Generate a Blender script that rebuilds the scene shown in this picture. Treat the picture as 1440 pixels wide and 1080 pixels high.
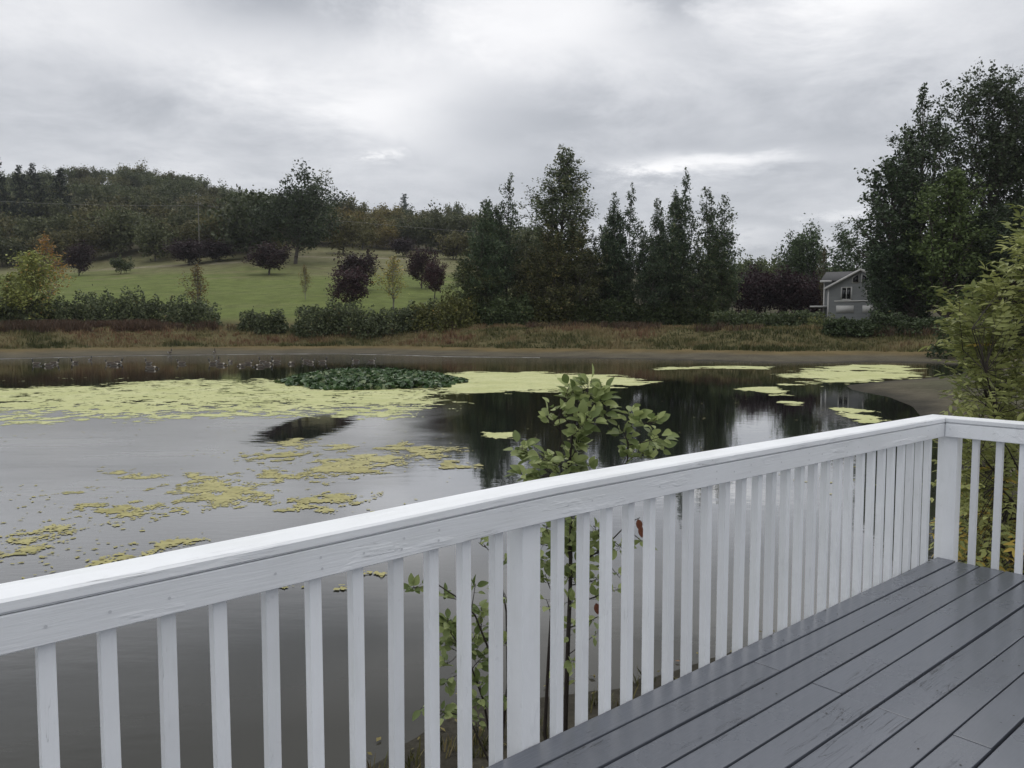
import bpy, bmesh, math, random
import numpy as np
from mathutils import Vector, Matrix, noise as mnoise

for o in list(bpy.data.objects):
    bpy.data.objects.remove(o)
rng = np.random.default_rng(7)
random.seed(7)
sc = bpy.context.scene
COL = sc.collection
R = math.radians

# ------------------------------------------------------------------ camera
EYE = 2.7                    # metres above the pond
PITCH = 4.03
FPX = 1107.0                 # focal length in photo pixels (1440 wide)
cd = bpy.data.cameras.new('camera')
cam = bpy.data.objects.new('camera', cd); COL.objects.link(cam)
cd.sensor_width = 36; cd.lens = FPX / 1440 * 36
cd.clip_start = 0.05; cd.clip_end = 8000
cam.location = (0, 0, EYE)
cam.rotation_euler = (R(90 - PITCH), 0, 0)
sc.camera = cam

# ------------------------------------------------------------------ world, sun, exposure
SUN_EL, SUN_AZ = 55, 8       # high, ahead of the camera, behind the cloud
w = bpy.data.worlds.new('World'); sc.world = w; w.use_nodes = True


class NT:
    """tiny helper for building node trees"""
    def __init__(self, tree):
        self.t = tree; self.n = tree.nodes; self.l = tree.links
    def node(self, typ, **kw):
        nd = self.n.new(typ)
        for k, v in kw.items():
            setattr(nd, k, v)
        return nd
    def link(self, a, b):
        self.l.new(a, b)
    def put(self, sock, v):
        if isinstance(v, bpy.types.NodeSocket):
            self.l.new(v, sock)
        elif v is not None:
            sock.default_value = v
    def math(self, op, a, b=None, c=None, clamp=False):
        nd = self.node('ShaderNodeMath', operation=op); nd.use_clamp = clamp
        self.put(nd.inputs[0], a); self.put(nd.inputs[1], b)
        if c is not None: self.put(nd.inputs[2], c)
        return nd.outputs[0]
    def noise(self, vec=None, scale=5, detail=4, rough=.55, dist=0, dims='3D'):
        nd = self.node('ShaderNodeTexNoise', noise_dimensions=dims)
        if vec is not None: self.link(vec, nd.inputs['Vector'])
        nd.inputs['Scale'].default_value = scale; nd.inputs['Detail'].default_value = detail
        nd.inputs['Roughness'].default_value = rough; nd.inputs['Distortion'].default_value = dist
        return nd.outputs['Fac']
    def ramp(self, fac, stops, interp='LINEAR'):
        nd = self.node('ShaderNodeValToRGB'); cr = nd.color_ramp; cr.interpolation = interp
        while len(cr.elements) < len(stops): cr.elements.new(.5)
        for e, (p, c) in zip(cr.elements, stops):
            e.position = p
            e.color = (*c, 1) if isinstance(c, (tuple, list)) else (c, c, c, 1)
        self.link(fac, nd.inputs[0])
        return nd.outputs['Color']
    def mix(self, fac, a, b, typ='MIX'):
        nd = self.node('ShaderNodeMix', data_type='RGBA', blend_type=typ)
        self.put(nd.inputs['Factor'], fac)
        for s, v in ((nd.inputs[6], a), (nd.inputs[7], b)):
            if isinstance(v, (tuple, list)) and len(v) == 3: v = (*v, 1)
            self.put(s, v)
        return nd.outputs[2]
    def mapping(self, vec, scale=(1, 1, 1), loc=(0, 0, 0), rot=(0, 0, 0)):
        nd = self.node('ShaderNodeMapping')
        self.link(vec, nd.inputs['Vector'])
        nd.inputs['Scale'].default_value = scale; nd.inputs['Location'].default_value = loc
        nd.inputs['Rotation'].default_value = rot
        return nd.outputs[0]
    def bump(self, h, strength=.3, dist=.01, normal=None):
        nd = self.node('ShaderNodeBump')
        self.link(h, nd.inputs['Height']); nd.inputs['Strength'].default_value = strength
        nd.inputs['Distance'].default_value = dist
        if normal is not None: self.link(normal, nd.inputs['Normal'])
        return nd.outputs[0]


def build_world():
    t = NT(w.node_tree); t.n.clear()
    out = t.node('ShaderNodeOutputWorld')
    sky = t.node('ShaderNodeTexSky', sky_type='NISHITA')
    sky.sun_disc = False; sky.sun_elevation = R(SUN_EL); sky.sun_rotation = R(SUN_AZ)
    bg0 = t.node('ShaderNodeBackground'); bg0.inputs[1].default_value = .10
    t.link(sky.outputs[0], bg0.inputs[0])
    tc = t.node('ShaderNodeTexCoord'); d = tc.outputs['Generated']
    sx = t.node('ShaderNodeSeparateXYZ'); t.link(d, sx.inputs[0])
    X, Y, Z = sx.outputs
    az = t.math('ARCTAN2', X, Y)                                   # radians, 0 = straight ahead
    el = t.math('ARCSINE', Z)
    zc = t.math('MAXIMUM', Z, 0.0)
    den = t.math('ADD', zc, .16)
    cx = t.math('DIVIDE', X, den); cy = t.math('DIVIDE', Y, den)
    cv = t.node('ShaderNodeCombineXYZ'); t.link(cx, cv.inputs[0]); t.link(cy, cv.inputs[1])
    P = cv.outputs[0]
    n1 = t.noise(P, .75, 5, .5, .2)                                 # the rolls of the cloud deck
    n2 = t.noise(t.mapping(P, loc=(7.3, 2.1, 0)), 2.2, 8, .66, .3)   # its finer tatters
    n3 = t.noise(t.mapping(P, loc=(1.3, 9.1, 0)), .32, 2, .5)
    # overcast luminance: brighter towards the zenith
    base = t.math('MULTIPLY_ADD', zc, .60, .562)
    v = t.math('ADD', t.math('MULTIPLY', t.math('SUBTRACT', n1, .5), .72),
               t.math('ADD', t.math('MULTIPLY', t.math('SUBTRACT', n2, .5), .50),
                      t.math('MULTIPLY', t.math('SUBTRACT', n3, .5), .35)))
    # warped angles so that thin spots in the cloud get ragged outlines
    wz = t.math('MULTIPLY', t.math('SUBTRACT', n2, .5), .34)
    wz2 = t.math('MULTIPLY', t.math('SUBTRACT', n2, .5), .13)
    azw = t.math('ADD', az, wz); elw = t.math('ADD', el, t.math('MULTIPLY', wz2, .5))

    def spot(px, py, sxp, syp, amp):
        a0 = math.atan((px - 720) / FPX); e0 = math.atan((462 - py) / FPX * math.cos(a0))
        ax = t.math('DIVIDE', t.math('SUBTRACT', azw, a0), sxp / FPX)
        ey = t.math('DIVIDE', t.math('SUBTRACT', elw, e0), syp / FPX)
        r2 = t.math('ADD', t.math('MULTIPLY', ax, ax), t.math('MULTIPLY', ey, ey))
        return t.math('MULTIPLY', t.math('EXPONENT', t.math('MULTIPLY', r2, -1)), amp)
    for s in ((1000, 234, 105, 13, .42), (930, 240, 40, 16, .15), (522, 226, 18, 7, .22), 
              (700, 55, 150, 75, .16), (1190, 0, 90, 40, .20), (470, 130, 170, 70, .16), (560, 165, 70, 45, .08),
              (60, 30, 150, 60, .10), (1040, 330, 70, 16, .18), (1185, 305, 30, 10, .20), (1330, 60, 160, 90, .08),
              (400, 10, 120, 42, -.30), (935, 12, 60, 35, -.30), (120, 190, 260, 50, -.05), (760, 165, 130, 60, -.17),
              (1100, 170, 160, 45, -.06), (780, 260, 60, 30, -.05), (560, 280, 200, 26, .03)):
        v = t.math('ADD', v, spot(*s))
    lum = t.math('MAXIMUM', t.math('ADD', base, v), .2)
    colr = t.ramp(t.math('MULTIPLY', lum, .8), [(.25, (.84, .90, 1.0)), (.45, (.905, .935, 1.0)), (.75, (.985, .985, 1.0)), (1, (1, .99, .98))])
    colm = t.node('ShaderNodeVectorMath', operation='SCALE'); t.link(colr, colm.inputs[0]); t.link(lum, colm.inputs['Scale'])
    bg1 = t.node('ShaderNodeBackground'); bg1.inputs[1].default_value = 1.0
    t.link(colm.outputs[0], bg1.inputs[0])
    mx = t.node('ShaderNodeMixShader'); mx.inputs[0].default_value = .95
    t.link(bg0.outputs[0], mx.inputs[1]); t.link(bg1.outputs[0], mx.inputs[2])
    t.link(mx.outputs[0], out.inputs[0])


build_world()
w.cycles.sampling_method = 'MANUAL'; w.cycles.sample_map_resolution = 512
sl = bpy.data.lights.new('sun', 'SUN'); sl.energy = .55; sl.angle = R(40); sl.color = (1, .97, .92)
so = bpy.data.objects.new('sun', sl); COL.objects.link(so)
a, e = R(SUN_AZ), R(SUN_EL)
so.rotation_euler = Vector((math.sin(a) * math.cos(e), math.cos(a) * math.cos(e), math.sin(e))).to_track_quat('Z', 'Y').to_euler()
vs = sc.view_settings
vs.view_transform = 'Standard'; vs.look = 'None'; vs.exposure = 0.08; vs.gamma = 1; vs.use_curve_mapping = False
sc.render.engine = 'CYCLES'
cy = sc.cycles
cy.max_bounces = 6; cy.diffuse_bounces = 3; cy.glossy_bounces = 3; cy.transmission_bounces = 3; cy.transparent_max_bounces = 8
cy.volume_bounces = 0; cy.use_denoising = True

# ------------------------------------------------------------------ picture <-> place helpers
_c, _s = math.cos(R(PITCH)), math.sin(R(PITCH))


def ray(x, y):
    dx, dy, dz = (x - 720) / FPX, 1.0, -(y - 540) / FPX
    return np.array((dx, dy * _c + dz * _s, -dy * _s + dz * _c))


def at_z(x, y, z=0.0):
    d = ray(x, y); t = (z - EYE) / d[2]
    return np.array((d[0] * t, d[1] * t, z))


def at_y(x, y, Y):
    d = ray(x, y); t = Y / d[1]
    return np.array((d[0] * t, Y, EYE + d[2] * t))


# ------------------------------------------------------------------ object helpers
def tag(o, label=None, cat=None, group=None, kind=None):
    if label: o['label'] = label
    if cat: o['category'] = cat
    if group: o['group'] = group
    if kind: o['kind'] = kind
    return o


def link(name, data, parent=None, loc=None, rot=None):
    o = bpy.data.objects.new(name, data); COL.objects.link(o)
    if parent is not None: o.parent = parent
    if loc is not None: o.location = loc
    if rot is not None: o.rotation_euler = rot
    return o


def empty(name, loc=(0, 0, 0), rz=0.0):
    o = bpy.data.objects.new(name, None); COL.objects.link(o)
    o.location = loc; o.rotation_euler = (0, 0, rz); o.empty_display_size = .2
    return o


def mesh_np(name, V, F, mat, tint=None, col=None, smooth=False, mats=None, midx=None):
    """V (n,3), F (m,k) -> mesh. tint: one float per face; col: one rgb per vertex"""
    V = np.asarray(V, np.float32); F = np.asarray(F, np.int32)
    me = bpy.data.meshes.new(name)
    k = F.shape[1]
    me.vertices.add(len(V)); me.vertices.foreach_set('co', V.ravel())
    me.loops.add(F.size); me.loops.foreach_set('vertex_index', F.ravel())
    me.polygons.add(len(F))
    me.polygons.foreach_set('loop_start', np.arange(0, F.size, k, dtype=np.int32))
    me.polygons.foreach_set('loop_total', np.full(len(F), k, np.int32))
    me.update(calc_edges=True)
    if tint is not None:
        at = me.attributes.new('tint', 'FLOAT', 'FACE'); at.data.foreach_set('value', np.asarray(tint, np.float32))
    if col is not None:
        c4 = np.ones((len(V), 4), np.float32); c4[:, :3] = col
        at = me.attributes.new('ground', 'FLOAT_COLOR', 'POINT'); at.data.foreach_set('color', c4.ravel())
    for m in (mats or [mat]): me.materials.append(m)
    if midx is not None: me.polygons.foreach_set('material_index', np.asarray(midx, np.int32))
    if smooth: me.polygons.foreach_set('use_smooth', np.ones(len(F), bool))
    me.validate()
    return me


class Acc:
    """collects quads"""
    def __init__(self): self.V = []; self.F = []; self.T = []; self.n = 0
    def add(self, V, F, T=None):
        V = np.asarray(V, float).reshape(-1, 3); F = np.asarray(F, int)
        self.V.append(V); self.F.append(F + self.n); self.n += len(V)
        self.T.append(np.full(len(F), .5) if T is None else np.asarray(T, float))
    def tube(self, pts, rad, sides=6, T=.5):
        pts = np.asarray(pts, float); m = len(pts)
        tg = np.gradient(pts, axis=0); tg /= np.linalg.norm(tg, axis=1)[:, None] + 1e-9
        up = np.array((0.03, .05, 1.0)) if abs(tg[0][2]) < .8 else np.array((1.0, .05, .02))
        n1 = np.cross(tg, up); n1 /= np.linalg.norm(n1, axis=1)[:, None] + 1e-9
        n2 = np.cross(tg, n1)
        an = np.linspace(0, 2 * math.pi, sides, endpoint=False)
        rad = np.broadcast_to(np.asarray(rad, float), (m,))
        V = pts[:, None, :] + rad[:, None, None] * (np.cos(an)[None, :, None] * n1[:, None, :] + np.sin(an)[None, :, None] * n2[:, None, :])
        F = []
        for i in range(m - 1):
            for j in range(sides):
                k = (j + 1) % sides
                F.append((i * sides + j, i * sides + k, (i + 1) * sides + k, (i + 1) * sides + j))
        self.add(V.reshape(-1, 3), F, np.full(len(F), T))
    def box(self, lo, hi):
        x0, y0, z0 = lo; x1, y1, z1 = hi
        V = [(x0, y0, z0), (x1, y0, z0), (x1, y1, z0), (x0, y1, z0), (x0, y0, z1), (x1, y0, z1), (x1, y1, z1), (x0, y1, z1)]
        self.add(V, [(0, 3, 2, 1), (4, 5, 6, 7), (0, 1, 5, 4), (1, 2, 6, 5), (2, 3, 7, 6), (3, 0, 4, 7)])
    def mesh(self, name, mat, **kw):
        return mesh_np(name, np.concatenate(self.V), np.concatenate(self.F), mat, tint=np.concatenate(self.T), **kw)


def unit(v):
    return v / (np.linalg.norm(v, axis=-1, keepdims=True) + 1e-9)


def leaf_quads(C, size, ratio=.6, upbias=.35, rg=rng, dirs=None):
    """rhombic leaf faces at points C"""
    n = len(C)
    N = unit(rg.normal(size=(n, 3)) + np.array((0, 0, upbias)))
    A = unit(np.cross(N, rg.normal(size=(n, 3)))) if dirs is None else unit(dirs - N * np.sum(dirs * N, axis=1, keepdims=True))
    B = np.cross(N, A)
    L = (np.asarray(size) * rg.uniform(.6, 1.35, n))[:, None]
    W = L * ratio * rg.uniform(.75, 1.2, (n, 1))
    V = np.stack((C - A * L * .5, C + B * W * .5 + N * L * .06, C + A * L * .5, C - B * W * .5 + N * L * .06), axis=1)
    F = np.arange(n * 4).reshape(n, 4)
    return V.reshape(-1, 3), F


# ------------------------------------------------------------------ materials
def new_mat(name):
    m = bpy.data.materials.new(name); m.use_nodes = True
    t = NT(m.node_tree); b = t.n['Principled BSDF']
    return m, t, b


def setp(b, **kw):
    names = dict(color='Base Color', rough='Roughness', spec='Specular IOR Level', ior='IOR', metal='Metallic', coat='Coat Weight', coatr='Coat Roughness')
    for k, v in kw.items():
        s = b.inputs[names[k]]
        if isinstance(v, (tuple, list)): v = (*v, 1) if len(v) == 3 else v
        s.default_value = v


def leaf_material(name, dark, light, alt=None, alt_amt=.15, trans=.22, use_obj=True, rough=.55):
    """leaf colour varies leaf by leaf (face attribute) and plant by plant (object colour)"""
    m, t, b = new_mat(name)
    at = t.node('ShaderNodeAttribute', attribute_name='tint')
    f = at.outputs['Fac']
    c = t.mix(f, dark, light)
    if alt is not None:
        c = t.mix(t.math('GREATER_THAN', f, 1 - alt_amt), c, alt)
    if use_obj:
        oi = t.node('ShaderNodeObjectInfo')
        c = t.mix(1.0, c, oi.outputs['Color'], 'MULTIPLY')
    t.link(c, b.inputs['Base Color']); setp(b, rough=rough, spec=.25)
    tr = t.node('ShaderNodeBsdfTranslucent'); t.link(c, tr.inputs[0])
    mx = t.node('ShaderNodeMixShader'); mx.inputs[0].default_value = trans
    t.link(b.outputs[0], mx.inputs[1]); t.link(tr.outputs[0], mx.inputs[2])
    t.link(mx.outputs[0], t.n['Material Output'].inputs[0])
    return m


def plain(name, c, rough=.7, var=.25, scale=3.0, bumpd=0.0, spec=.3):
    m, t, b = new_mat(name)
    tc = t.node('ShaderNodeTexCoord')
    n = t.noise(tc.outputs['Object'], scale, 5, .6)
    lo = tuple(x * (1 - var) for x in c); hi = tuple(min(1, x * (1 + var)) for x in c)
    t.link(t.mix(n, lo, hi), b.inputs['Base Color']); setp(b, rough=rough, spec=spec)
    if bumpd: t.link(t.bump(n, .5, bumpd), b.inputs['Normal'])
    return m


M = {}
M['leaf_oak'] = leaf_material('oak_leaves', (.046, .056, .028), (.145, .160, .080))
M['leaf_dark'] = leaf_material('poplar_leaves', (.032, .046, .026), (.130, .162, .095), (.22, .22, .12), .12)
M['leaf_big'] = leaf_material('cottonwood_leaves', (.022, .033, .018), (.100, .128, .068), trans=.2)
M['leaf_plum'] = leaf_material('plum_leaves', (.022, .013, .015), (.056, .031, .034))
M['leaf_conifer'] = leaf_material('conifer_needles', (.016, .024, .016), (.042, .058, .036), trans=.1)
M['leaf_yellow'] = leaf_material('turning_leaves', (.13, .135, .052), (.32, .31, .12), (.34, .20, .09), .08)
M['leaf_bramble'] = leaf_material('bramble_leaves', (.034, .046, .022), (.155, .185, .092), (.20, .17, .08), .08)
M['leaf_bush'] = leaf_material('ash_bush_leaves', (.145, .175, .056), (.47, .495, .185), (.50, .38, .09), .10, trans=.32)
M['leaf_fresh'] = leaf_material('sapling_leaves', (.13, .175, .060), (.40, .46, .19), trans=.32, rough=.45)
M['leaf_lily'] = leaf_material('lily_leaves', (.022, .048, .016), (.085, .150, .055), (.16, .20, .10), .12, trans=.12, rough=.35)
M['bark'] = plain('bark', (.075, .065, .055), .9, .4, 6, .02)
M['bark_pale'] = plain('pale_bark', (.20, .19, .17), .85, .35, 5, .02)
M['stem'] = plain('stem_bark', (.035, .028, .024), .7, .4, 40, .001)


def grass_material(name, stops):
    m, t, b = new_mat(name)
    at = t.node('ShaderNodeAttribute', attribute_name='tint')
    t.link(t.ramp(at.outputs['Fac'], stops), b.inputs['Base Color']); setp(b, rough=.7, spec=.2)
    return m


M['grass'] = grass_material('bank_grass_blades', [(0, (.050, .060, .020)), (.35, (.105, .105, .040)), (.6, (.19, .155, .075)), (.85, (.24, .19, .10)), (1, (.16, .085, .05))])
M['weeds'] = grass_material('dried_weed_stalks', [(0, (.040, .042, .022)), (.45, (.075, .052, .034)), (.8, (.105, .064, .044)), (1, (.16, .12, .075))])


# ------------------------------------------------------------------ the land: one sheet with the pond let into it
SHORE = np.array([(-1.6, 3.4), (-.75, 4.9), (-.3, 5.5), (.8, 5.75), (1.8, 6.4), (3.4, 7.4), (5.4, 8.9), (7.6, 12.4), (10.0, 18.4), (12.2, 23.2),
                  (13.9, 27.2), (14.9, 31.0), (15.0, 34.6), (15.9, 37.4), (19.2, 40.5), (23.4, 43.6), (27.2, 47.4), (30.5, 53), (33.5, 58.6), (33.0, 62.2),
                  (29.4, 63.6), (25.2, 62.4), (21, 61.6), (17.8, 65.2), (11.3, 69.8), (2.7, 73.2), (-5.5, 75.4), (-12, 80.5), (-18, 84.2), (-27, 83.4), (-32.2, 80.6),
                  (-38.8, 77.6), (-45, 70.5), (-50, 66), (-62, 62), (-84, 55), (-98, 30), (-90, 2), (-60, -20), (-20, -16), (-6, -4), (-3.2, 1)])


def pond_distance(P):
    """signed distance to the shoreline, positive on land"""
    P = np.asarray(P, float)
    A = SHORE; B = np.roll(SHORE, -1, axis=0)
    best = np.full(len(P), 1e9); inside = np.zeros(len(P), bool)
    for (ax, ay), (bx, by) in zip(A, B):
        ex, ey = bx - ax, by - ay
        t = np.clip(((P[:, 0] - ax) * ex + (P[:, 1] - ay) * ey) / (ex * ex + ey * ey), 0, 1)
        best = np.minimum(best, np.hypot(P[:, 0] - ax - t * ex, P[:, 1] - ay - t * ey))
        cond = (ay > P[:, 1]) != (by > P[:, 1])
        xi = ax + (P[:, 1] - ay) / (ey if abs(ey) > 1e-9 else 1e-9) * ex
        inside ^= cond & (P[:, 0] < xi)
    return np.where(inside, -best, best)


# far ground, as (distance, row in the photo) along bearings; turned into heights
PROF_X = [-200, 0, 120, 230, 350, 500, 650, 800, 1000, 1200, 1500, 1800]
PROF_Y = [100, 125, 150, 200, 240, 300, 420, 520, 700, 1200, 4000]
PROF_R = np.array([
    [457, 434, 416, 394, 383, 355, 304, 279, 290, 335, 420],
    [457, 434, 414, 392, 382, 352, 304, 279, 290, 335, 420],
    [457, 432, 411, 390, 379, 345, 292, 264, 280, 335, 420],
    [457, 431, 409, 386, 371, 338, 288, 262, 280, 335, 420],
    [457, 431, 408, 383, 364, 344, 313, 303, 312, 347, 420],
    [457, 432, 409, 384, 365, 350, 324, 319, 326, 354, 420],
    [457, 434, 414, 390, 372, 358, 336, 332, 340, 362, 420],
    [455, 440, 428, 412, 402, 390, 372, 368, 375, 390, 425],
    [455, 446, 440, 430, 422, 412, 400, 396, 398, 405, 430],
    [456, 449, 445, 438, 432, 425, 415, 410, 410, 412, 430],
    [457, 450, 446, 440, 435, 430, 420, 415, 415, 415, 430],
    [457, 450, 446, 440, 435, 430, 420, 415, 415, 415, 430]], float)


def interp2(px, Y):
    px = np.clip(px, PROF_X[0], PROF_X[-1]); Yc = np.clip(Y, PROF_Y[0], PROF_Y[-1])
    i = np.clip(np.searchsorted(PROF_X, px) - 1, 0, len(PROF_X) - 2); j = np.clip(np.searchsorted(PROF_Y, Yc) - 1, 0, len(PROF_Y) - 2)
    PX, PY = np.array(PROF_X, float), np.array(PROF_Y, float)
    u = (px - PX[i]) / (PX[i + 1] - PX[i]); v = (Yc - PY[j]) / (PY[j + 1] - PY[j])
    h = lambda a, b: EYE + (462 - PROF_R[a, b]) * PY[b] / FPX
    return (1 - u) * ((1 - v) * h(i, j) + v * h(i, j + 1)) + u * ((1 - v) * h(i + 1, j) + v * h(i + 1, j + 1))


def smooth(x, a, b):
    t = np.clip((x - a) / (b - a), 0, 1); return t * t * (3 - 2 * t)


def wob(x, y, s, k=0.0):
    """cheap smooth wobble from a few sines"""
    return (np.sin(x * s + 1.3 + k) * np.cos(y * s * 1.1 + .4 - k) + .5 * np.sin(x * s * 2.3 - y * s * 1.7 + 2 + k) + .25 * np.sin(x * s * 4.9 + y * s * 4.1 + k * 2)) / 1.75


def land_height(X, Y, s=None):
    X = np.atleast_1d(np.asarray(X, float)); Y = np.atleast_1d(np.asarray(Y, float))
    if s is None: s = pond_distance(np.stack((X, Y), 1))
    far = smooth(Y, 45, 60)
    mud_far = np.where(s < 0, np.maximum(s * .09, -1.2), np.minimum(s * .058, .66) + 1.95 * smooth(s, 10.5, 19))
    mud_near = np.where(s < 0, np.maximum(s * .11, -1.2), np.minimum(s * .075, .35) + .55 * smooth(s, 7, 22))
    z = mud_far * far + mud_near * (1 - far)
    Ys = np.maximum(Y, 1.0)
    hill = interp2(720 + FPX * X / Ys, Ys)
    side = smooth(Ys, 88, 108) * smooth(s, 12, 24)
    hz = np.where(Y > 0, hill, 3.0)
    z = z * (1 - side) + hz * side
    z = z + wob(X, Y, .9) * .035 * smooth(s, .5, 6) + wob(X, Y, 3.1, 2) * .012 * smooth(s, .0, 2)
    return z


def ground_z(x, y):
    return float(land_height([x], [y])[0])


def ground_material():
    m, t, b = new_mat('ground')
    at = t.node('ShaderNodeAttribute', attribute_name='ground')
    geo = t.node('ShaderNodeNewGeometry'); P = geo.outputs['Position']
    n1 = t.noise(P, .35, 6, .6); n2 = t.noise(P, 3.5, 6, .65); n3 = t.noise(P, 22, 4, .6)
    c = t.mix(1.0, at.outputs['Color'], t.ramp(n1, [(.3, .72), (.7, 1.22)]), 'MULTIPLY')
    c = t.mix(1.0, c, t.ramp(n2, [(.3, .78), (.7, 1.2)]), 'MULTIPLY')
    c = t.mix(1.0, c, t.ramp(n3, [(.35, .8), (.65, 1.15)]), 'MULTIPLY')
    t.link(c, b.inputs['Base Color']); setp(b, rough=.95, spec=.08)
    h = t.math('ADD', t.math('MULTIPLY', n2, .7), t.math('MULTIPLY', n3, .3))
    t.link(t.bump(h, .5, .06), b.inputs['Normal'])
    return m


def build_land():
    front = np.radians(np.linspace(-46, 46, 520)); rest = np.radians(np.linspace(46, 314, 90))[1:-1]
    ang = np.concatenate((front, rest))
    rad = np.concatenate((np.linspace(.8, 12, 60), np.geomspace(12, 60, 90)[1:], np.linspace(60, 112, 105)[1:], np.geomspace(112, 620, 90)[1:], np.geomspace(620, 1500, 16)[1:]))
    A, Rr = np.meshgrid(ang, rad)
    X = (np.sin(A) * Rr).ravel(); Y = (np.cos(A) * Rr).ravel()
    s = pond_distance(np.stack((X, Y), 1))
    Z = land_height(X, Y, s)
    n = len(ang)
    # what the ground is made of, place by place
    mud = np.array((.096, .086, .062)); wet = np.array((.043, .040, .032)); tan = np.array((.140, .106, .048)); bank = np.array((.105, .092, .045))
    field = np.array((.118, .146, .043)); dry = np.array((.150, .148, .074)); wood = np.array((.060, .055, .032)); near = np.array((.10, .088, .066))
    px = 720 + FPX * X / np.maximum(Y, 1)
    lerp = lambda a, b, f: a * (1 - f[:, None]) + b * f[:, None]
    c = np.tile(mud, (len(X), 1))
    c = lerp(wet[None], c, smooth(s + .5 * wob(X, Y, 1.7), .0, 1.6))
    farb = smooth(Y, 45, 58)
    c = lerp(c, tan[None], farb * smooth(s + 1.6 * wob(X, Y, .35), 4.0, 9.0) * .9)
    c = lerp(c, bank[None], farb * smooth(s + .8 * wob(X, Y, .5), 9.8, 11.5))
    fd = smooth(Y + 3 * wob(X, Y, .11), 101, 108)
    g = lerp(field[None], dry[None], np.clip(smooth(Y + 22 * wob(X, Y, .045) + .03 * (px - 300), 186, 228) + .26 * smooth(wob(X * .5, Y * 2.6, .13, 3), .1, .7) - .25 * smooth(wob(X * .4, Y * 3.1, .10, 5), .2, .8), 0, 1))
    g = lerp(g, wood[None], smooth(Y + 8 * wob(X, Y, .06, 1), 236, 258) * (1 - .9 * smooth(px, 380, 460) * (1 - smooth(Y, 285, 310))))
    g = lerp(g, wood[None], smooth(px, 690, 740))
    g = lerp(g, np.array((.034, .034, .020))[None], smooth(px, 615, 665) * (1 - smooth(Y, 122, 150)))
    path = np.exp(-((Y - 229 - 6 * wob(X, Y * 0, .03)) / 2.6) ** 2) * smooth(px, 120, 170) * (1 - smooth(px, 330, 400)) + np.exp(-((Y - 247 - 5 * wob(X, Y * 0, .04, 1)) / 2.2) ** 2) * smooth(px, 400, 440) * (1 - smooth(px, 600, 640))
    g = lerp(g, np.array((.26, .23, .17))[None], np.clip(path, 0, 1) * .85)
    g = lerp(g, np.array((.20, .175, .10))[None], .55 * smooth(wob(X * .6, Y * 1.7, .19, 8), .35, .75) * smooth(Y, 150, 190))
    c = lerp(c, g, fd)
    c = lerp(c, np.array((.080, .079, .050))[None], smooth(Y, 16, 26) * (1 - farb) * smooth(s, 1.0, 4))
    c = lerp(c, near[None], (1 - farb) * smooth(s, 6, 12))
    idx = np.arange(n * len(rad)).reshape(len(rad), n)
    a = idx[:-1]; b2 = idx[1:]
    F = np.stack((a, np.roll(a, -1, 1), np.roll(b2, -1, 1), b2), -1).reshape(-1, 4)[:, ::-1]
    # centre fan closed by a small disc of quads
    V = np.stack((X, Y, Z), 1)
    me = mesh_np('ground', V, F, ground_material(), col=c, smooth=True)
    o = link('ground', me); tag(o, 'muddy pond shore, grassy bank, green field and wooded hillside', kind='structure')
    return o


build_land()


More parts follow.
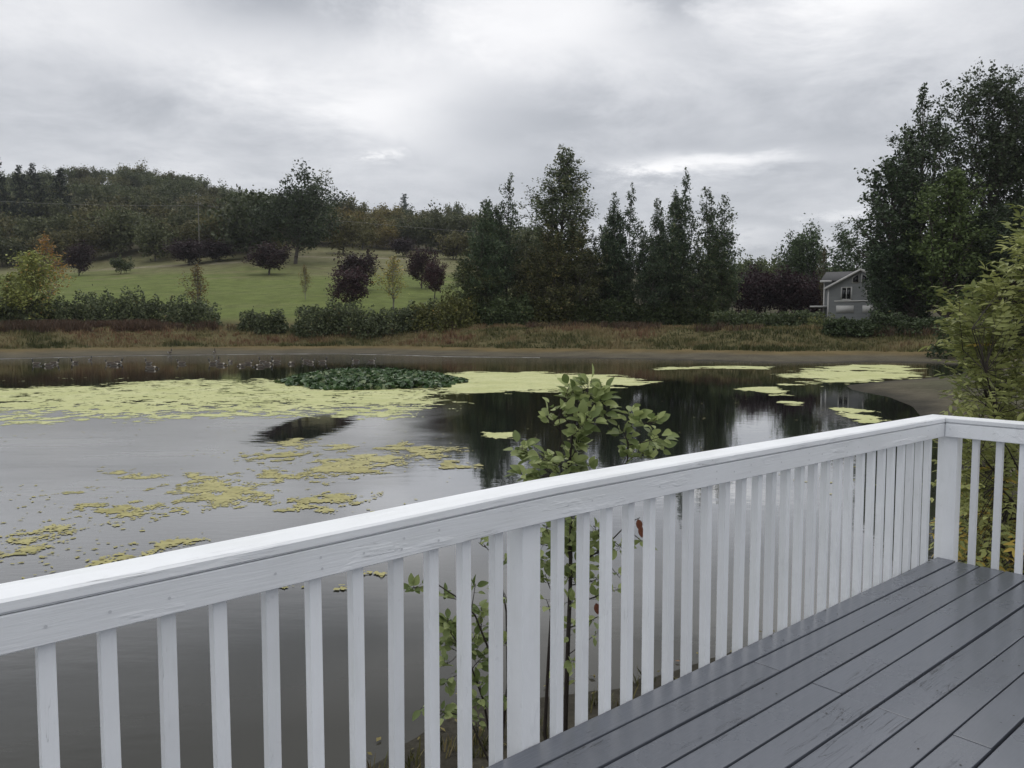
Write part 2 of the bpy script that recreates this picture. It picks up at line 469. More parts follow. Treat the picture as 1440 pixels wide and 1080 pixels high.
def water_material():
    m, t, b = new_mat('pond_water')
    geo = t.node('ShaderNodeNewGeometry'); P = geo.outputs['Position']
    at = t.node('ShaderNodeAttribute', attribute_name='ground')       # silt seen through the shallows
    big = t.noise(P, .10, 3, .5)
    c = t.mix(1.0, at.outputs['Color'], t.ramp(big, [(.3, .75), (.7, 1.3)]), 'MULTIPLY')
    sx = t.node('ShaderNodeSeparateXYZ'); t.link(P, sx.inputs[0])
    nw = t.math('MULTIPLY_ADD', t.noise(P, .16, 4, .6), 9.0, -4.5)
    # a breeze ruffles the open water on the left; under the trees it lies still
    br = t.node('ShaderNodeMapRange', interpolation_type='SMOOTHSTEP'); t.link(t.math('ADD', sx.outputs[0], t.math('MULTIPLY', nw, .45)), br.inputs[0])
    br.inputs[1].default_value = -.8; br.inputs[2].default_value = -4.2; br.inputs[3].default_value = 0; br.inputs[4].default_value = 1
    br2 = t.node('ShaderNodeMapRange', interpolation_type='SMOOTHSTEP'); t.link(t.math('ADD', sx.outputs[1], t.math('MULTIPLY', nw, .5)), br2.inputs[0])
    br2.inputs[1].default_value = 32; br2.inputs[2].default_value = 24; br2.inputs[3].default_value = 0; br2.inputs[4].default_value = 1
    breeze = t.math('MULTIPLY', br.outputs[0], br2.outputs[0])
    ex = t.math('DIVIDE', t.math('ADD', sx.outputs[0], 5.6), 1.35); ey = t.math('DIVIDE', t.math('SUBTRACT', sx.outputs[1], 21.5), 4.2)
    lee = t.math('EXPONENT', t.math('MULTIPLY', t.math('ADD', t.math('MULTIPLY', ex, ex), t.math('MULTIPLY', ey, ey)), -1))   # a slick where the breeze drops
    rag = t.noise(t.mapping(P, scale=(.45, 2.2, 1)), 2.6, 4, .65)
    lee = t.ramp(t.math('ADD', lee, t.math('MULTIPLY', t.math('SUBTRACT', rag, .5), .9)), [(.50, 0.0), (.60, 1.0)])
    breeze = t.math('MULTIPLY', breeze, t.math('SUBTRACT', 1.0, lee))
    breeze = t.math('MULTIPLY', breeze, t.ramp(t.noise(t.mapping(P, scale=(.35, 1, 1)), .30, 4, .6), [(.36, .88), (.62, 1.0)]))
    br3 = t.node('ShaderNodeMapRange', interpolation_type='SMOOTHSTEP'); t.link(t.math('ADD', sx.outputs[1], nw), br3.inputs[0])
    br3.inputs[1].default_value = 52; br3.inputs[2].default_value = 66; br3.inputs[3].default_value = 0; br3.inputs[4].default_value = .35
    breeze = t.math('MAXIMUM', breeze, br3.outputs[0])
    w1 = t.noise(t.mapping(P, scale=(.55, 1.5, 1), rot=(0, 0, R(12))), 2.6, 3, .5)
    w2 = t.noise(t.mapping(P, scale=(.8, 1.3, 1), rot=(0, 0, R(-20))), 9, 2, .5)
    calm = t.ramp(t.noise(P, .06, 2, .5), [(.40, .22), (.64, .8)])
    h = t.math('MULTIPLY', t.math('ADD', w1, t.math('MULTIPLY', w2, .18)), t.math('ADD', calm, t.math('MULTIPLY', breeze, .8)))
    wl = t.noise(t.mapping(P, scale=(.5, 2.6, 1), rot=(0, 0, R(8))), 2.2, 2, .45)
    gust = t.math('MULTIPLY', breeze, t.ramp(t.noise(P, .13, 3, .55), [(.48, 0.0), (.66, 1.0)]))
    h = t.math('ADD', h, t.math('MULTIPLY', t.math('MULTIPLY', wl, gust), 3.0))
    nrm = t.bump(h, .16, .022)
    df = t.node('ShaderNodeBsdfDiffuse'); t.link(c, df.inputs[0])
    gl = t.node('ShaderNodeBsdfGlossy'); t.link(nrm, gl.inputs['Normal'])
    t.link(t.math('MULTIPLY_ADD', breeze, .25, .03), gl.inputs['Roughness'])
    lw = t.node('ShaderNodeLayerWeight'); lw.inputs[0].default_value = .5; t.link(nrm, lw.inputs['Normal'])
    f = t.ramp(lw.outputs['Facing'], [(0, .02), (.40, .033), (.55, .07), (.63, .15), (.71, .36), (.79, .74), (.86, .87), (1, 1.0)])   # filmed water: steep Fresnel curve
    mx = t.node('ShaderNodeMixShader'); t.link(f, mx.inputs[0]); t.link(df.outputs[0], mx.inputs[1]); t.link(gl.outputs[0], mx.inputs[2])
    t.link(mx.outputs[0], t.n['Material Output'].inputs[0]); t.n.remove(b)
    return m


def build_water():
    xs = np.arange(-105, 40.1, .8); ys = np.arange(-24, 92.1, .8)
    X, Y = np.meshgrid(xs, ys); V = np.stack((X.ravel(), Y.ravel(), np.zeros(X.size)), 1)
    sd = pond_distance(V[:, :2]); sh = smooth(sd + .5 * wob(V[:, 0], V[:, 1], .8), -5.0, .3) ** 1.6 * .75
    c = np.array((.0175, .0195, .0185))[None] * (1 - sh[:, None]) + np.array((.060, .058, .048))[None] * sh[:, None]
    idx = np.arange(X.size).reshape(X.shape)
    F = np.stack((idx[:-1, :-1], idx[:-1, 1:], idx[1:, 1:], idx[1:, :-1]), -1).reshape(-1, 4)
    o = link('pond_water', mesh_np('pond_water', V, F, water_material(), col=c))
    tag(o, 'still dark pond water mirroring clouds and trees', kind='structure')


build_water()

# ------------------------------------------------------------------ floating growth on the pond


def value_noise(x, y, seed):
    """vectorised 2-D value noise in 0..1"""
    xi = np.floor(x).astype(np.int64); yi = np.floor(y).astype(np.int64)
    fx = x - xi; fy = y - yi; fx = fx * fx * (3 - 2 * fx); fy = fy * fy * (3 - 2 * fy)

    def hsh(a, b):
        h = (a * 374761393 + b * 668265263 + seed * 144665) & 0x7fffffff
        h = ((h ^ (h >> 13)) * 1274126177) & 0x7fffffff
        h = (h ^ (h >> 16)) & 0xffff
        return h / 65535.0
    return (hsh(xi, yi) * (1 - fx) + hsh(xi + 1, yi) * fx) * (1 - fy) + (hsh(xi, yi + 1) * (1 - fx) + hsh(xi + 1, yi + 1) * fx) * fy


def fbm(x, y, seed, octs=4):
    v = 0; a = .5; tot = 0
    for k in range(octs):
        v = v + a * value_noise(x * 2 ** k, y * 2 ** k, seed + k * 17); tot += a; a *= .55
    return v / tot


def poly_distance(P, poly):
    A = np.asarray(poly, float); B = np.roll(A, -1, axis=0)
    best = np.full(len(P), 1e9); inside = np.zeros(len(P), bool)
    for (ax, ay), (bx, by) in zip(A, B):
        ex, ey = bx - ax, by - ay
        t = np.clip(((P[:, 0] - ax) * ex + (P[:, 1] - ay) * ey) / (ex * ex + ey * ey + 1e-12), 0, 1)
        best = np.minimum(best, np.hypot(P[:, 0] - ax - t * ex, P[:, 1] - ay - t * ey))
        cond = (ay > P[:, 1]) != (by > P[:, 1])
        xi = ax + (P[:, 1] - ay) / (ey if abs(ey) > 1e-9 else 1e-9) * ex
        inside ^= cond & (P[:, 0] < xi)
    return np.where(inside, best, -best)


def algae_material(name, a, b_, alt):
    m, t, b = new_mat(name)
    geo = t.node('ShaderNodeNewGeometry'); P = geo.outputs['Position']
    n1 = t.noise(P, .5, 5, .6); n2 = t.noise(P, 9, 4, .6)
    c = t.mix(t.ramp(n1, [(.35, 0.0), (.65, 1.0)]), a, b_)
    c = t.mix(t.ramp(n2, [(.48, 0.0), (.70, .8)]), c, alt)
    n3 = t.noise(P, 1.7, 6, .7)
    c = t.mix(t.ramp(n3, [(.50, 0.0), (.68, .55)]), c, tuple(x * k for x, k in zip(alt, (.80, 1.0, .85))))
    t.link(c, b.inputs['Base Color']); setp(b, rough=.6, spec=.3)
    t.link(t.bump(n2, .5, .02), b.inputs['Normal'])
    return m


M['duckweed'] = algae_material('duckweed', (.42, .44, .175), (.52, .53, .26), (.31, .305, .125))
M['algae'] = algae_material('algae_scum', (.31, .285, .10), (.40, .375, .165), (.17, .14, .055))


def mat_patch(pix, label, mat, seed, cell, thr=.42, edge=1.0, freq=1.6, stretch=1.0, name='duckweed_mat', z=.006, soft=.9, grad=0.0, amp=1.9, dither=.3):
    """a floating mat: the cells of a fine grid where a ragged field passes the threshold"""
    poly = np.array([at_z(x, y, 0)[:2] for x, y in pix])
    lo = poly.min(0) - edge; hi = poly.max(0) + edge
    nx = int((hi[0] - lo[0]) / cell); ny = int((hi[1] - lo[1]) / cell)
    xs = lo[0] + np.arange(nx + 1) * cell; ys = lo[1] + np.arange(ny + 1) * cell
    Xc, Yc = np.meshgrid(xs[:-1] + cell / 2, ys[:-1] + cell / 2)
    d = poly_distance(np.stack((Xc.ravel(), Yc.ravel()), 1), poly).reshape(Xc.shape)
    f = fbm(Xc * freq * stretch, Yc * freq, seed, 4); g = fbm(Xc * freq * .23, Yc * freq * .23, seed + 91, 3)
    val = np.clip(d / edge, -1, soft) + (f - .5) * amp + (g - .5) * 1.3
    if grad: val = val - grad * smooth(-Yc, -32, -22) * np.where(d < 2.5, 1.0, .7)
    keep = val > thr + rng.random(val.shape) ** 2 * dither
    jx, jy = np.meshgrid(xs, ys)
    jx = jx + rng.uniform(-.3, .3, jx.shape) * cell; jy = jy + rng.uniform(-.3, .3, jx.shape) * cell
    V = np.stack((jx.ravel(), jy.ravel(), np.full(jx.size, z)), 1)
    idx = np.arange(jx.size).reshape(jx.shape)
    F = np.stack((idx[:-1, :-1], idx[:-1, 1:], idx[1:, 1:], idx[1:, :-1]), -1)[keep]
    used, inv = np.unique(F, return_inverse=True)
    if len(used) == 0: return None
    o = link(name, mesh_np(name, V[used], inv.reshape(-1, 4), mat))
    return tag(o, label, 'duckweed' if 'duckweed' in name else 'algae', kind='stuff')


mat_patch([(-120, 549), (0, 547), (90, 544), (158, 544), (180, 538), (278, 534), (338, 536), (348, 541), (358, 533), (400, 534), (450, 546), (600, 546), (615, 552),
           (620, 567), (608, 577), (540, 592), (471, 585), (372, 587), (305, 588), (208, 595), (139, 592), (0, 597), (-120, 600)],
          'broad pale green duckweed mat spreading from the pond’s left across to the lily pads', M['duckweed'], 3, .062, thr=-.02, edge=1.3, freq=3.3, soft=.62, grad=.45, amp=3.3)
mat_patch([(602, 546), (624, 527), (665, 524), (760, 524), (860, 527), (905, 534), (890, 541), (793, 547), (680, 553), (632, 551)],
          'smooth bright duckweed mat beside the right end of the lily pads', M['duckweed'], 11, .11, thr=-.25, edge=1.6, freq=1.2, soft=.8, amp=2.6)
mat_patch([(1092, 530), (1140, 520), (1180, 513), (1266, 513), (1302, 520), (1293, 532), (1238, 537), (1183, 540), (1107, 542), (1147, 533)],
          'duckweed sheet in the far right corner between mud spit and bank', M['duckweed'], 21, .13, thr=.05, edge=1.8, freq=.9, soft=.7, amp=2.6)
mat_patch([(1034, 547), (1073, 542), (1107, 545), (1100, 549), (1113, 556), (1092, 556)], 'small duckweed raft left of the mud spit’s tip', M['duckweed'], 25, .1, thr=.1, edge=.9, freq=1.2)
mat_patch([(1090, 566), (1122, 563), (1140, 568), (1118, 571)], 'thin duckweed sliver between the two rafts near the mud spit', M['duckweed'], 27, .08, thr=.1, edge=.6, freq=1.6)
mat_patch([(1152, 574), (1195, 573), (1226, 577), (1246, 587), (1226, 595), (1183, 589)], 'duckweed raft below the mud spit, just above the white rail', M['duckweed'], 29, .075, thr=.05, edge=.8, freq=1.8)
mat_patch([(930, 516), (1010, 514), (1100, 515), (1090, 520), (1000, 519), (900, 521)], 'broken duckweed streaks along the far shore right of centre', M['duckweed'], 33, .14, thr=.55, edge=1.0, freq=.9)
mat_patch([(672, 611), (700, 606), (724, 612), (698, 617)], 'lone pale duckweed scrap in the dark tree reflection', M['duckweed'], 35, .05, thr=.1, edge=.35, freq=2.6)
SMALL = [
    ([(122, 668), (160, 660), (238, 668), (200, 678), (150, 676)], 'flat yellow algae patch at the far left of the small patches'),
    ([(95, 688), (120, 681), (148, 687), (140, 696), (105, 695)], 'small yellow algae dab left of the long left strip'),
    ([(128, 712), (180, 703), (240, 708), (236, 722), (180, 730), (135, 722)], 'long speckled algae strip left of the big round patch'),
    ([(245, 688), (280, 672), (330, 677), (368, 690), (358, 703), (310, 712), (258, 706)], 'big round yellow algae patch with brown speckles in open water'),
    ([(342, 668), (380, 661), (440, 667), (430, 677), (370, 679)], 'yellow algae patch right above the big round one'),
    ([(380, 624), (420, 617), (440, 625), (425, 636), (390, 637)], 'pale algae patch at the foot of the left tree reflection'),
    ([(443, 631), (470, 626), (502, 628), (485, 637), (450, 636)], 'small green algae bar beside the left tree reflection'),
    ([(435, 662), (460, 648), (520, 640), (585, 645), (560, 658), (510, 666), (470, 668)], 'long yellow algae drift in mid pond, widest of the patches'),
    ([(540, 632), (575, 625), (628, 634), (610, 643), (560, 640)], 'yellow algae patch farthest right above the long drift'),
    ([(400, 705), (450, 692), (503, 692), (500, 706), (450, 716), (405, 716)], 'speckled algae patch right of the big round one'),
    ([(205, 765), (235, 755), (280, 757), (270, 768), (220, 772)], 'small algae patch near the rail, below the big round one'),
    ([(20, 752), (60, 742), (132, 742), (110, 752), (40, 760)], 'algae streak near the rail at the pond’s left'),
    ([(-20, 775), (20, 768), (58, 770), (40, 782), (-20, 786)], 'algae scrap touching the picture’s left border above the rail'),
    ([(350, 645), (380, 636), (430, 640), (400, 650)], 'thin tan algae film between the patches of mid pond'),
    ([(608, 653), (630, 649), (652, 654), (630, 659)], 'tiny yellow algae spot right of the long drift'),
    ([(90, 800), (130, 788), (178, 785), (150, 797), (110, 805)], 'algae fringe hugging the far edge of the white rail'),
    ([(460, 815), (480, 806), (500, 810), (480, 820)], 'yellow algae dab seen through the balusters'),
]
for k, (pix, lab) in enumerate(SMALL):
    pc = np.mean(np.array(pix, float), axis=0); pix = [tuple(pc + (np.array(q) - pc) * 1.2) for q in pix]
    mat_patch(pix, lab, M['algae'], 50 + 3 * k, .03, thr=.20, edge=.70, freq=4.6, name='algae_patch', z=.006 + .0004 * k, amp=2.6, dither=.55)


def scum_specks():
    """loose scraps of weed drifting between the patches"""
    C = []
    for _ in range(900):
        x = random.uniform(-40, 640); y = random.uniform(600, 830)
        p = at_z(x, y)
        if fbm(np.array([p[0] * .35]), np.array([p[1] * .35]), 5)[0] > .54 and pond_distance([p[:2]])[0] < -1: C.append((p[0], p[1], .009))
    for _ in range(500):
        x = random.uniform(640, 1250); y = random.uniform(510, 700); p = at_z(x, y)
        if fbm(np.array([p[0] * .3]), np.array([p[1] * .3]), 8)[0] > .56 and pond_distance([p[:2]])[0] < -1: C.append((p[0], p[1], .009))
    C = np.array(C); n = len(C)
    an = rng.uniform(0, 6.28, n); L = rng.uniform(.015, .055, n); W = L * rng.uniform(.3, .8, n)
    A = np.stack((np.cos(an), np.sin(an), an * 0), 1) * L[:, None]; B = np.stack((-np.sin(an), np.cos(an), an * 0), 1) * W[:, None]
    V = np.stack((C - A, C - B, C + A, C + B), 1).reshape(-1, 3)
    o = link('drifting_weed', mesh_np('drifting_weed', V, np.arange(4 * n).reshape(n, 4), M['algae']))
    tag(o, 'loose scraps of yellow weed drifting on open water', 'algae', kind='stuff')


scum_specks()


def lily_bed():
    poly = np.array([at_z(x, y)[:2] for x, y in [(383, 539), (420, 531), (470, 525), (560, 525), (630, 531), (658, 538), (610, 547), (520, 549), (440, 547)]])
    lo, hi = poly.min(0), poly.max(0); A = Acc(); n = 0
    C = []
    while len(C) < 5200:
        p = rng.uniform(lo, hi, (4000, 2)); d = poly_distance(p, poly)
        ok = d + (fbm(p[:, 0] * .8, p[:, 1] * .8, 4) - .5) * 2.4 > .05
        for q, dd in zip(p[ok], d[ok]): C.append((q[0], q[1], .04 + min(.30, max(dd, 0) * .28) * random.random() ** .6))
    C = np.array(C[:5200])
    m = len(C); an = rng.uniform(0, 6.28, m); L = rng.uniform(.10, .19, m)
    N = unit(rng.normal(size=(m, 3)) * .55 + np.array((0, -.1, 1.0)))
    a = unit(np.cross(N, rng.normal(size=(m, 3)))); b = np.cross(N, a)
    ring = [C + (a * math.cos(t) + b * math.sin(t) * .8) * (L * k)[:, None] + N * (L * zz)[:, None] for t, k, zz in
            ((.35, 1, .1), (1.2, .95, .12), (2.1, .95, .1), (3.1, 1, -.02), (4.1, .95, .1), (5.1, .95, .12), (5.93, 1, .1), (0, .25, -.05))]
    V = np.stack(ring, 1).reshape(-1, 3); base = np.arange(m)[:, None] * 8
    F = np.concatenate((base + np.array([[7, 0, 1, 2]]), base + np.array([[7, 2, 3, 4]]), base + np.array([[7, 4, 5, 6]])))
    T = np.tile(rng.random(m), 3)
    o = link('lily_pads', mesh_np('lily_pads', V, F, M['leaf_lily'], tint=T))
    tag(o, 'low dark green bed of lily pads standing out of the pale duckweed', 'water lilies', kind='stuff')


lily_bed()

# ------------------------------------------------------------------ trees


def tree_meshes(name, seed, H, rad, prof, base=.15, limbs=26, elev=35, curl=25, leaves=6000, leaf=.4, sigma=.45, trunk_r=.22, twigs=5,
                leafmat='leaf_oak', barkmat='bark', ratio=.6, top=1.0, lean=0.0, hang=0.0, min_len=.35, stems=1, limb_sides=4, twigl=.32, rise=22):
    """a trunk with limbs and twigs, and leaves gathered along the twigs; returns (trunk mesh, crown mesh)"""
    rg = np.random.default_rng(seed); wood = Acc(); C = []; D = []; wgt = []
    for st in range(stems):
        off = np.array((0, 0, 0.0)) if st == 0 else np.append(np.clip(rg.normal(size=2), -1, 1) * rad * .38, 0)
        hh = H * (1 if st == 0 else rg.uniform(.7, .97))
        bend = rg.normal(size=2) * rad * .08 + np.array((lean, 0)) + off[:2] * .4
        ts = np.linspace(0, 1, 9)
        tr = np.stack((off[0] + bend[0] * ts ** 1.5 + rad * .05 * np.sin(ts * 5 + seed), off[1] + bend[1] * ts ** 1.5 + rad * .05 * np.cos(ts * 4 + seed), hh * top * ts), 1)
        tr[0, 2] = -.5
        wood.tube(tr, trunk_r * (1 - .93 * ts) * (1 if stems == 1 else .8), 7)
        nl = max(4, limbs // stems)
        for i in range(nl):
            u = (i + rg.uniform(0, 1)) / nl; u = base + (1 - base) * u * .985
            k = u * 8; j = min(int(k), 7); p0 = tr[j] * (1 - (k - j)) + tr[j + 1] * (k - j)
            az = i * 2.39996 + rg.uniform(-.5, .5)
            tt = (u - base) / (1 - base)
            ln = rad * prof(tt) * rg.uniform(.62, 1.22)
            ln = max(ln, rad * min_len * .5)
            el = R(elev + rg.uniform(-14, 14) + rise * tt)
            hor = np.array((math.cos(az), math.sin(az), 0))
            pts = [p0]; cur = p0.copy(); e0 = el
            for q in range(4):
                dd = hor * math.cos(e0) + np.array((0, 0, math.sin(e0)))
                cur = cur + dd * ln / max(.55, math.cos(el)) / 4 + rg.normal(size=3) * ln * .03
                pts.append(cur.copy()); e0 += R(curl) / 4 - R(hang) / 4 * q
            pts = np.array(pts)
            r0 = trunk_r * (1 - .9 * u) * .5
            wood.tube(pts, np.linspace(r0, .012, 5), limb_sides)
            for q in range(twigs):
                f = rg.uniform(.28, 1.0); kk = f * 4; jj = min(int(kk), 3); b0 = pts[jj] * (1 - (kk - jj)) + pts[jj + 1] * (kk - jj)
                d2 = unit(hor * rg.uniform(.1, 1) + rg.normal(size=3) * .75 + np.array((0, 0, .45 if hang == 0 else .1)))
                l2 = ln * twigl * rg.uniform(.5, 1.2)
                e = b0 + d2 * l2
                wood.tube(np.array([b0, (b0 + e) / 2 + rg.normal(size=3) * .04 * l2, e]), [.02 + r0 * .2, .015, .008], 3)
                C.append((b0 + e) / 2); C.append(e); D.append(d2); D.append(d2)
                wgt += [l2, l2 * .9]
    C = np.array(C); wgt = np.array(wgt); wgt = wgt / wgt.sum()
    pick = rg.choice(len(C), leaves, p=wgt)
    tone = rg.normal(size=len(C)) * .16
    wv = np.sqrt(wgt / wgt.mean())
    pos = C[pick] + rg.normal(size=(leaves, 3)) * (sigma * np.clip(wv[pick], .5, 1.6))[:, None]
    V, F = leaf_quads(pos, leaf, ratio, .35, rg)
    T = np.clip(rg.beta(2, 2.4, leaves) + tone[pick], 0, 1)
    crown = mesh_np('crown', V, F, M[leafmat], tint=T)
    return wood.mesh('trunk', M[barkmat], smooth=True), crown


round_p = lambda t: math.sqrt(max(0, 1 - (2 * t - .85) ** 2 / 1.35)) if t < 1 else .2
oak_p = lambda t: .55 + .5 * math.sin(math.pi * min(1, t * 1.02) ** .8)
cone_p = lambda t: (1 - t) ** .8 * (.55 + .45 * min(1, t * 4)) + .04
flame_p = lambda t: (math.sin(math.pi * min(1, .18 + t * .82)) ** .7) * (1 - .45 * t) + .05
pop_p = lambda t: min(1, .6 + 1.1 * t) * (1 - t) ** .8 + .04
tall_p = lambda t: (.75 + .3 * math.sin(t * 9)) * math.sin(math.pi * min(1, .22 + .74 * t)) ** .6


def plant_tree(name, meshes, loc, label, cat, group=None, color=(1, 1, 1), rz=0.0, s=1.0, sz=None, crown='crown'):
    o = empty(name, loc, rz); tag(o, label, cat, group)
    o.scale = (s, s, sz or s)
    t = link('trunk', meshes[0], o); c = link(crown, meshes[1], o)
    c.color = (*color, 1); t.color = (1, 1, 1, 1)
    return o


def size_of(meshes):
    co = np.empty(len(meshes[1].vertices) * 3, np.float32); meshes[1].vertices.foreach_get('co', co); co = co.reshape(-1, 3)
    return float(np.percentile(co[:, 2], 99.7)), float(np.percentile(np.hypot(co[:, 0], co[:, 1]), 96))


def spot(px, Y):
    x = (px - 720) / FPX * Y * 1.0
    # exact bearing for the pitched camera is found from the ground height
    z = ground_z(x, Y)
    for _ in range(2):
        den = Y * _c - (z - EYE) * _s
        x = (px - 720) / FPX * den; z = ground_z(x, Y)
    return x, Y, z


def height_to(row, Y, z):
    """height of something standing at distance Y on ground z that reaches up to a row of the photo"""
    return at_y(720, row, Y)[2] - z


# the wood on the hill: the same five oaks again and again, turned, scaled and tinted
oaks = [tree_meshes('oak', 100 + k, 11.0, 6.2, oak_p, base=.20, limbs=24, elev=26, curl=12, leaves=3200, leaf=.78, sigma=.85, trunk_r=.28, twigs=5, ratio=.75, limb_sides=3, top=.80, rise=-6) for k in range(5)]


def hill_wood():
    rg = np.random.default_rng(5); n = 0
    for Y, x0, x1, step in ((250, -110, 380, 44), (262, 640, 760, 46), (282, -100, 400, 38), (300, 420, 770, 38), (318, -90, 780, 35), (360, -80, 790, 30), (410, -70, 800, 27), (462, -60, 640, 24), (505, -50, 420, 22)):
        px = x0 + rg.uniform(0, step)
        while px < x1:
            yy = Y + rg.uniform(-12, 12); qx = px + rg.uniform(-6, 6)
            x, y, z = spot(qx, yy)
            g = rg.uniform(.75, 1.2)
            c = np.array((g, g, g)) * (np.array((1.0, 1.0, .9)) if rg.random() < .7 else np.array((1.22, 1.03, .86)))
            if 440 < qx < 560 and Y < 420: c = c * np.array((1.28, 1.08, .88))
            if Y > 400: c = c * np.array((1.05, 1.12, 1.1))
            s = rg.uniform(.78, 1.25)
            rust = c[0] > 1.15 * c[1]
            where = ('along the wood’s lower edge behind the field' if Y < 300 else 'in the middle of the wooded hillside' if Y < 400 else 'on the hill’s crest against the sky' if Y > 450 else 'on the upper slope of the wooded hill')
            lab = ('rusty tinged oak ' if rust else 'olive green oak ') + where
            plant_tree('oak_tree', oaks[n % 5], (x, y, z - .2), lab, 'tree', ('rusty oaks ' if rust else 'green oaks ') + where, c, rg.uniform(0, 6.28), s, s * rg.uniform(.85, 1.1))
            n += 1; px += step * rg.uniform(.75, 1.25)
    return n


N_OAK = hill_wood()

conifer = [tree_meshes('fir', 140 + k, 20, 4.2, cone_p, base=.10, limbs=70, elev=-8, curl=10, leaves=3000, leaf=.7, sigma=.32, trunk_r=.26, twigs=3, leafmat='leaf_conifer', ratio=.4, twigl=.25) for k in range(2)]
for px, row, Y, lab in ((2, 216, 330, 'tallest dark fir at the picture’s left border on the hill'), (29, 232, 330, 'dark fir, left of the pair of firs on the left skyline'),
                        (53, 230, 325, 'dark fir, right of the pair of firs on the left skyline'), (88, 236, 330, 'broad dark fir right of the pair on the left skyline')):
    x, y, z = spot(px, Y); h = height_to(row, Y, z)
    plant_tree('fir_tree', conifer[px % 2], (x, y, z), lab, 'tree', 'firs on the left skyline', (.8, .85, .9), px, h / 20 * (1.15 if px == 88 else .95), h / 20)
x, y, z = spot(571, 470); h = height_to(272, 470, z)
plant_tree('fir_tree', conifer[0], (x, y, z), 'far conifer tinted haze blue rising alone above the ridge in mid skyline', 'tree', None, (1.5, 1.7, 1.9), 1, h / 20 * 1.25, h / 20)  # blue lift paints the distance haze into the needle colour
x, y, z = spot(641, 430); h = height_to(284, 430, z)
plant_tree('skyline_tree', oaks[2], (x, y, z), 'small loose tree poking above the ridge left of the poplars', 'tree', None, (1, 1.05, 1), 2, h / 12.5 * .55, h / 12.5)
x, y, z = spot(455, 300); h = height_to(258, 300, z)
bare = tree_meshes('bare', 171, 14, 3.2, oak_p, base=.35, limbs=22, elev=45, curl=15, leaves=500, leaf=.5, sigma=.4, twigs=5, trunk_r=.2)
plant_tree('skyline_tree', bare, (x, y, z), 'thin half bare tree on the skyline beside the big dark oak', 'tree', None, (1, 1, 1), 2, h / 14, h / 14)

# trees of the field
big_oak = tree_meshes('big_oak', 201, 26, 10.5, oak_p, base=.16, limbs=44, elev=30, curl=12, rise=0, leaves=12000, leaf=.7, sigma=.85, top=.84, trunk_r=.55, twigs=6, leafmat='leaf_big', ratio=.7)
x, y, z = spot(416, 222); h = height_to(246, 222, z)
plant_tree('oak_tree', big_oak, (x, y, z), 'largest dark oak at the field’s edge, standing above the skyline', 'tree', None, (.8, .86, .8), .6, 62 * 222 / FPX / size_of(big_oak)[1], h / size_of(big_oak)[0])
x, y, z = spot(352, 236); h = height_to(272, 236, z)
plant_tree('oak_tree', oaks[1], (x, y, z), 'dark oak just left of the largest oak at the field’s edge', 'tree', None, (.6, .68, .62), 2.6, h / size_of(oaks[1])[0], h / size_of(oaks[1])[0])
x, y, z = spot(482, 262); h = height_to(300, 262, z)
plant_tree('oak_tree', oaks[3], (x, y, z), 'brownish oak just right of the largest oak at the field’s edge', 'tree', None, (1.2, 1.0, .75), 2.6, h / size_of(oaks[1])[0], h / size_of(oaks[1])[0])

plum_r = tree_meshes('plum', 221, 5.0, 2.6, round_p, base=.28, limbs=40, elev=25, curl=35, leaves=4200, leaf=.34, sigma=.3, trunk_r=.14, twigs=6, leafmat='leaf_plum', ratio=.6)
plum_w = tree_meshes('plum', 222, 5.5, 3.4, round_p, base=.22, limbs=40, elev=22, curl=35, leaves=4200, leaf=.42, sigma=.4, trunk_r=.16, twigs=6, leafmat='leaf_plum', ratio=.6)
for px, row, base_row, Y, wpx, m, lab, c in (
        (380, 341, 384, 190, 58, plum_r, 'round purple plum tree alone on the green, trunk clear below', (1, 1, 1)),
        (265, 336, 372, 226, 56, plum_w, 'left half of the twin purple plum trees by the path', (.85, .8, .9)),
        (303, 336, 370, 234, 56, plum_w, 'right half of the twin purple plum trees by the path', (.8, .8, .9)),
        (503, 352, 398, 150, 58, plum_w, 'taller purple plum tree behind the dusky bush by the hedge', (.85, .85, .85)),
        (491, 376, 432, 118, 50, plum_r, 'dusky mauve plum bush in front of the taller plum tree', (1.5, 1.45, 1.5)),
        (594, 348, 405, 160, 44, plum_r, 'upright purple plum tree right of the yellow sapling', (1.0, .9, .9)),
        (612, 366, 415, 140, 34, plum_r, 'small plum tree tucked against the right side of the upright plum', (1.3, 1.05, 1.1)),
        (566, 333, 362, 262, 36, plum_w, 'farthest dark plum tree, below the power line', (.75, .75, .8)),
        (637, 333, 362, 262, 34, plum_w, 'dark plum tree far back beside the poplar row', (.8, .7, .75)),
        (112, 340, 372, 205, 36, plum_w, 'low dark purple bush behind the orange sapling', (.9, .9, .95)),
        (170, 360, 382, 205, 30, oaks[0], 'low dark green bush at the field’s back edge, right of the purple bush', (.7, .8, .7))):
    x, y, z = spot(px, Y); top = at_y(720, row, Y)[2]; bot = min(z, at_y(720, base_row, Y)[2]) if m is not plum_r else z
    H0, R0 = size_of(m)
    hh = max(1.5, top - z); ws = wpx * .5 * Y / FPX / R0 * 1.05
    plant_tree('plum_tree' if m is not oaks[0] else 'bush', m, (x, y, z), lab, 'tree' if m is not oaks[0] else 'bush', 'purple plum trees on the field' if m is not oaks[0] else None, c, px, ws, hh / H0)

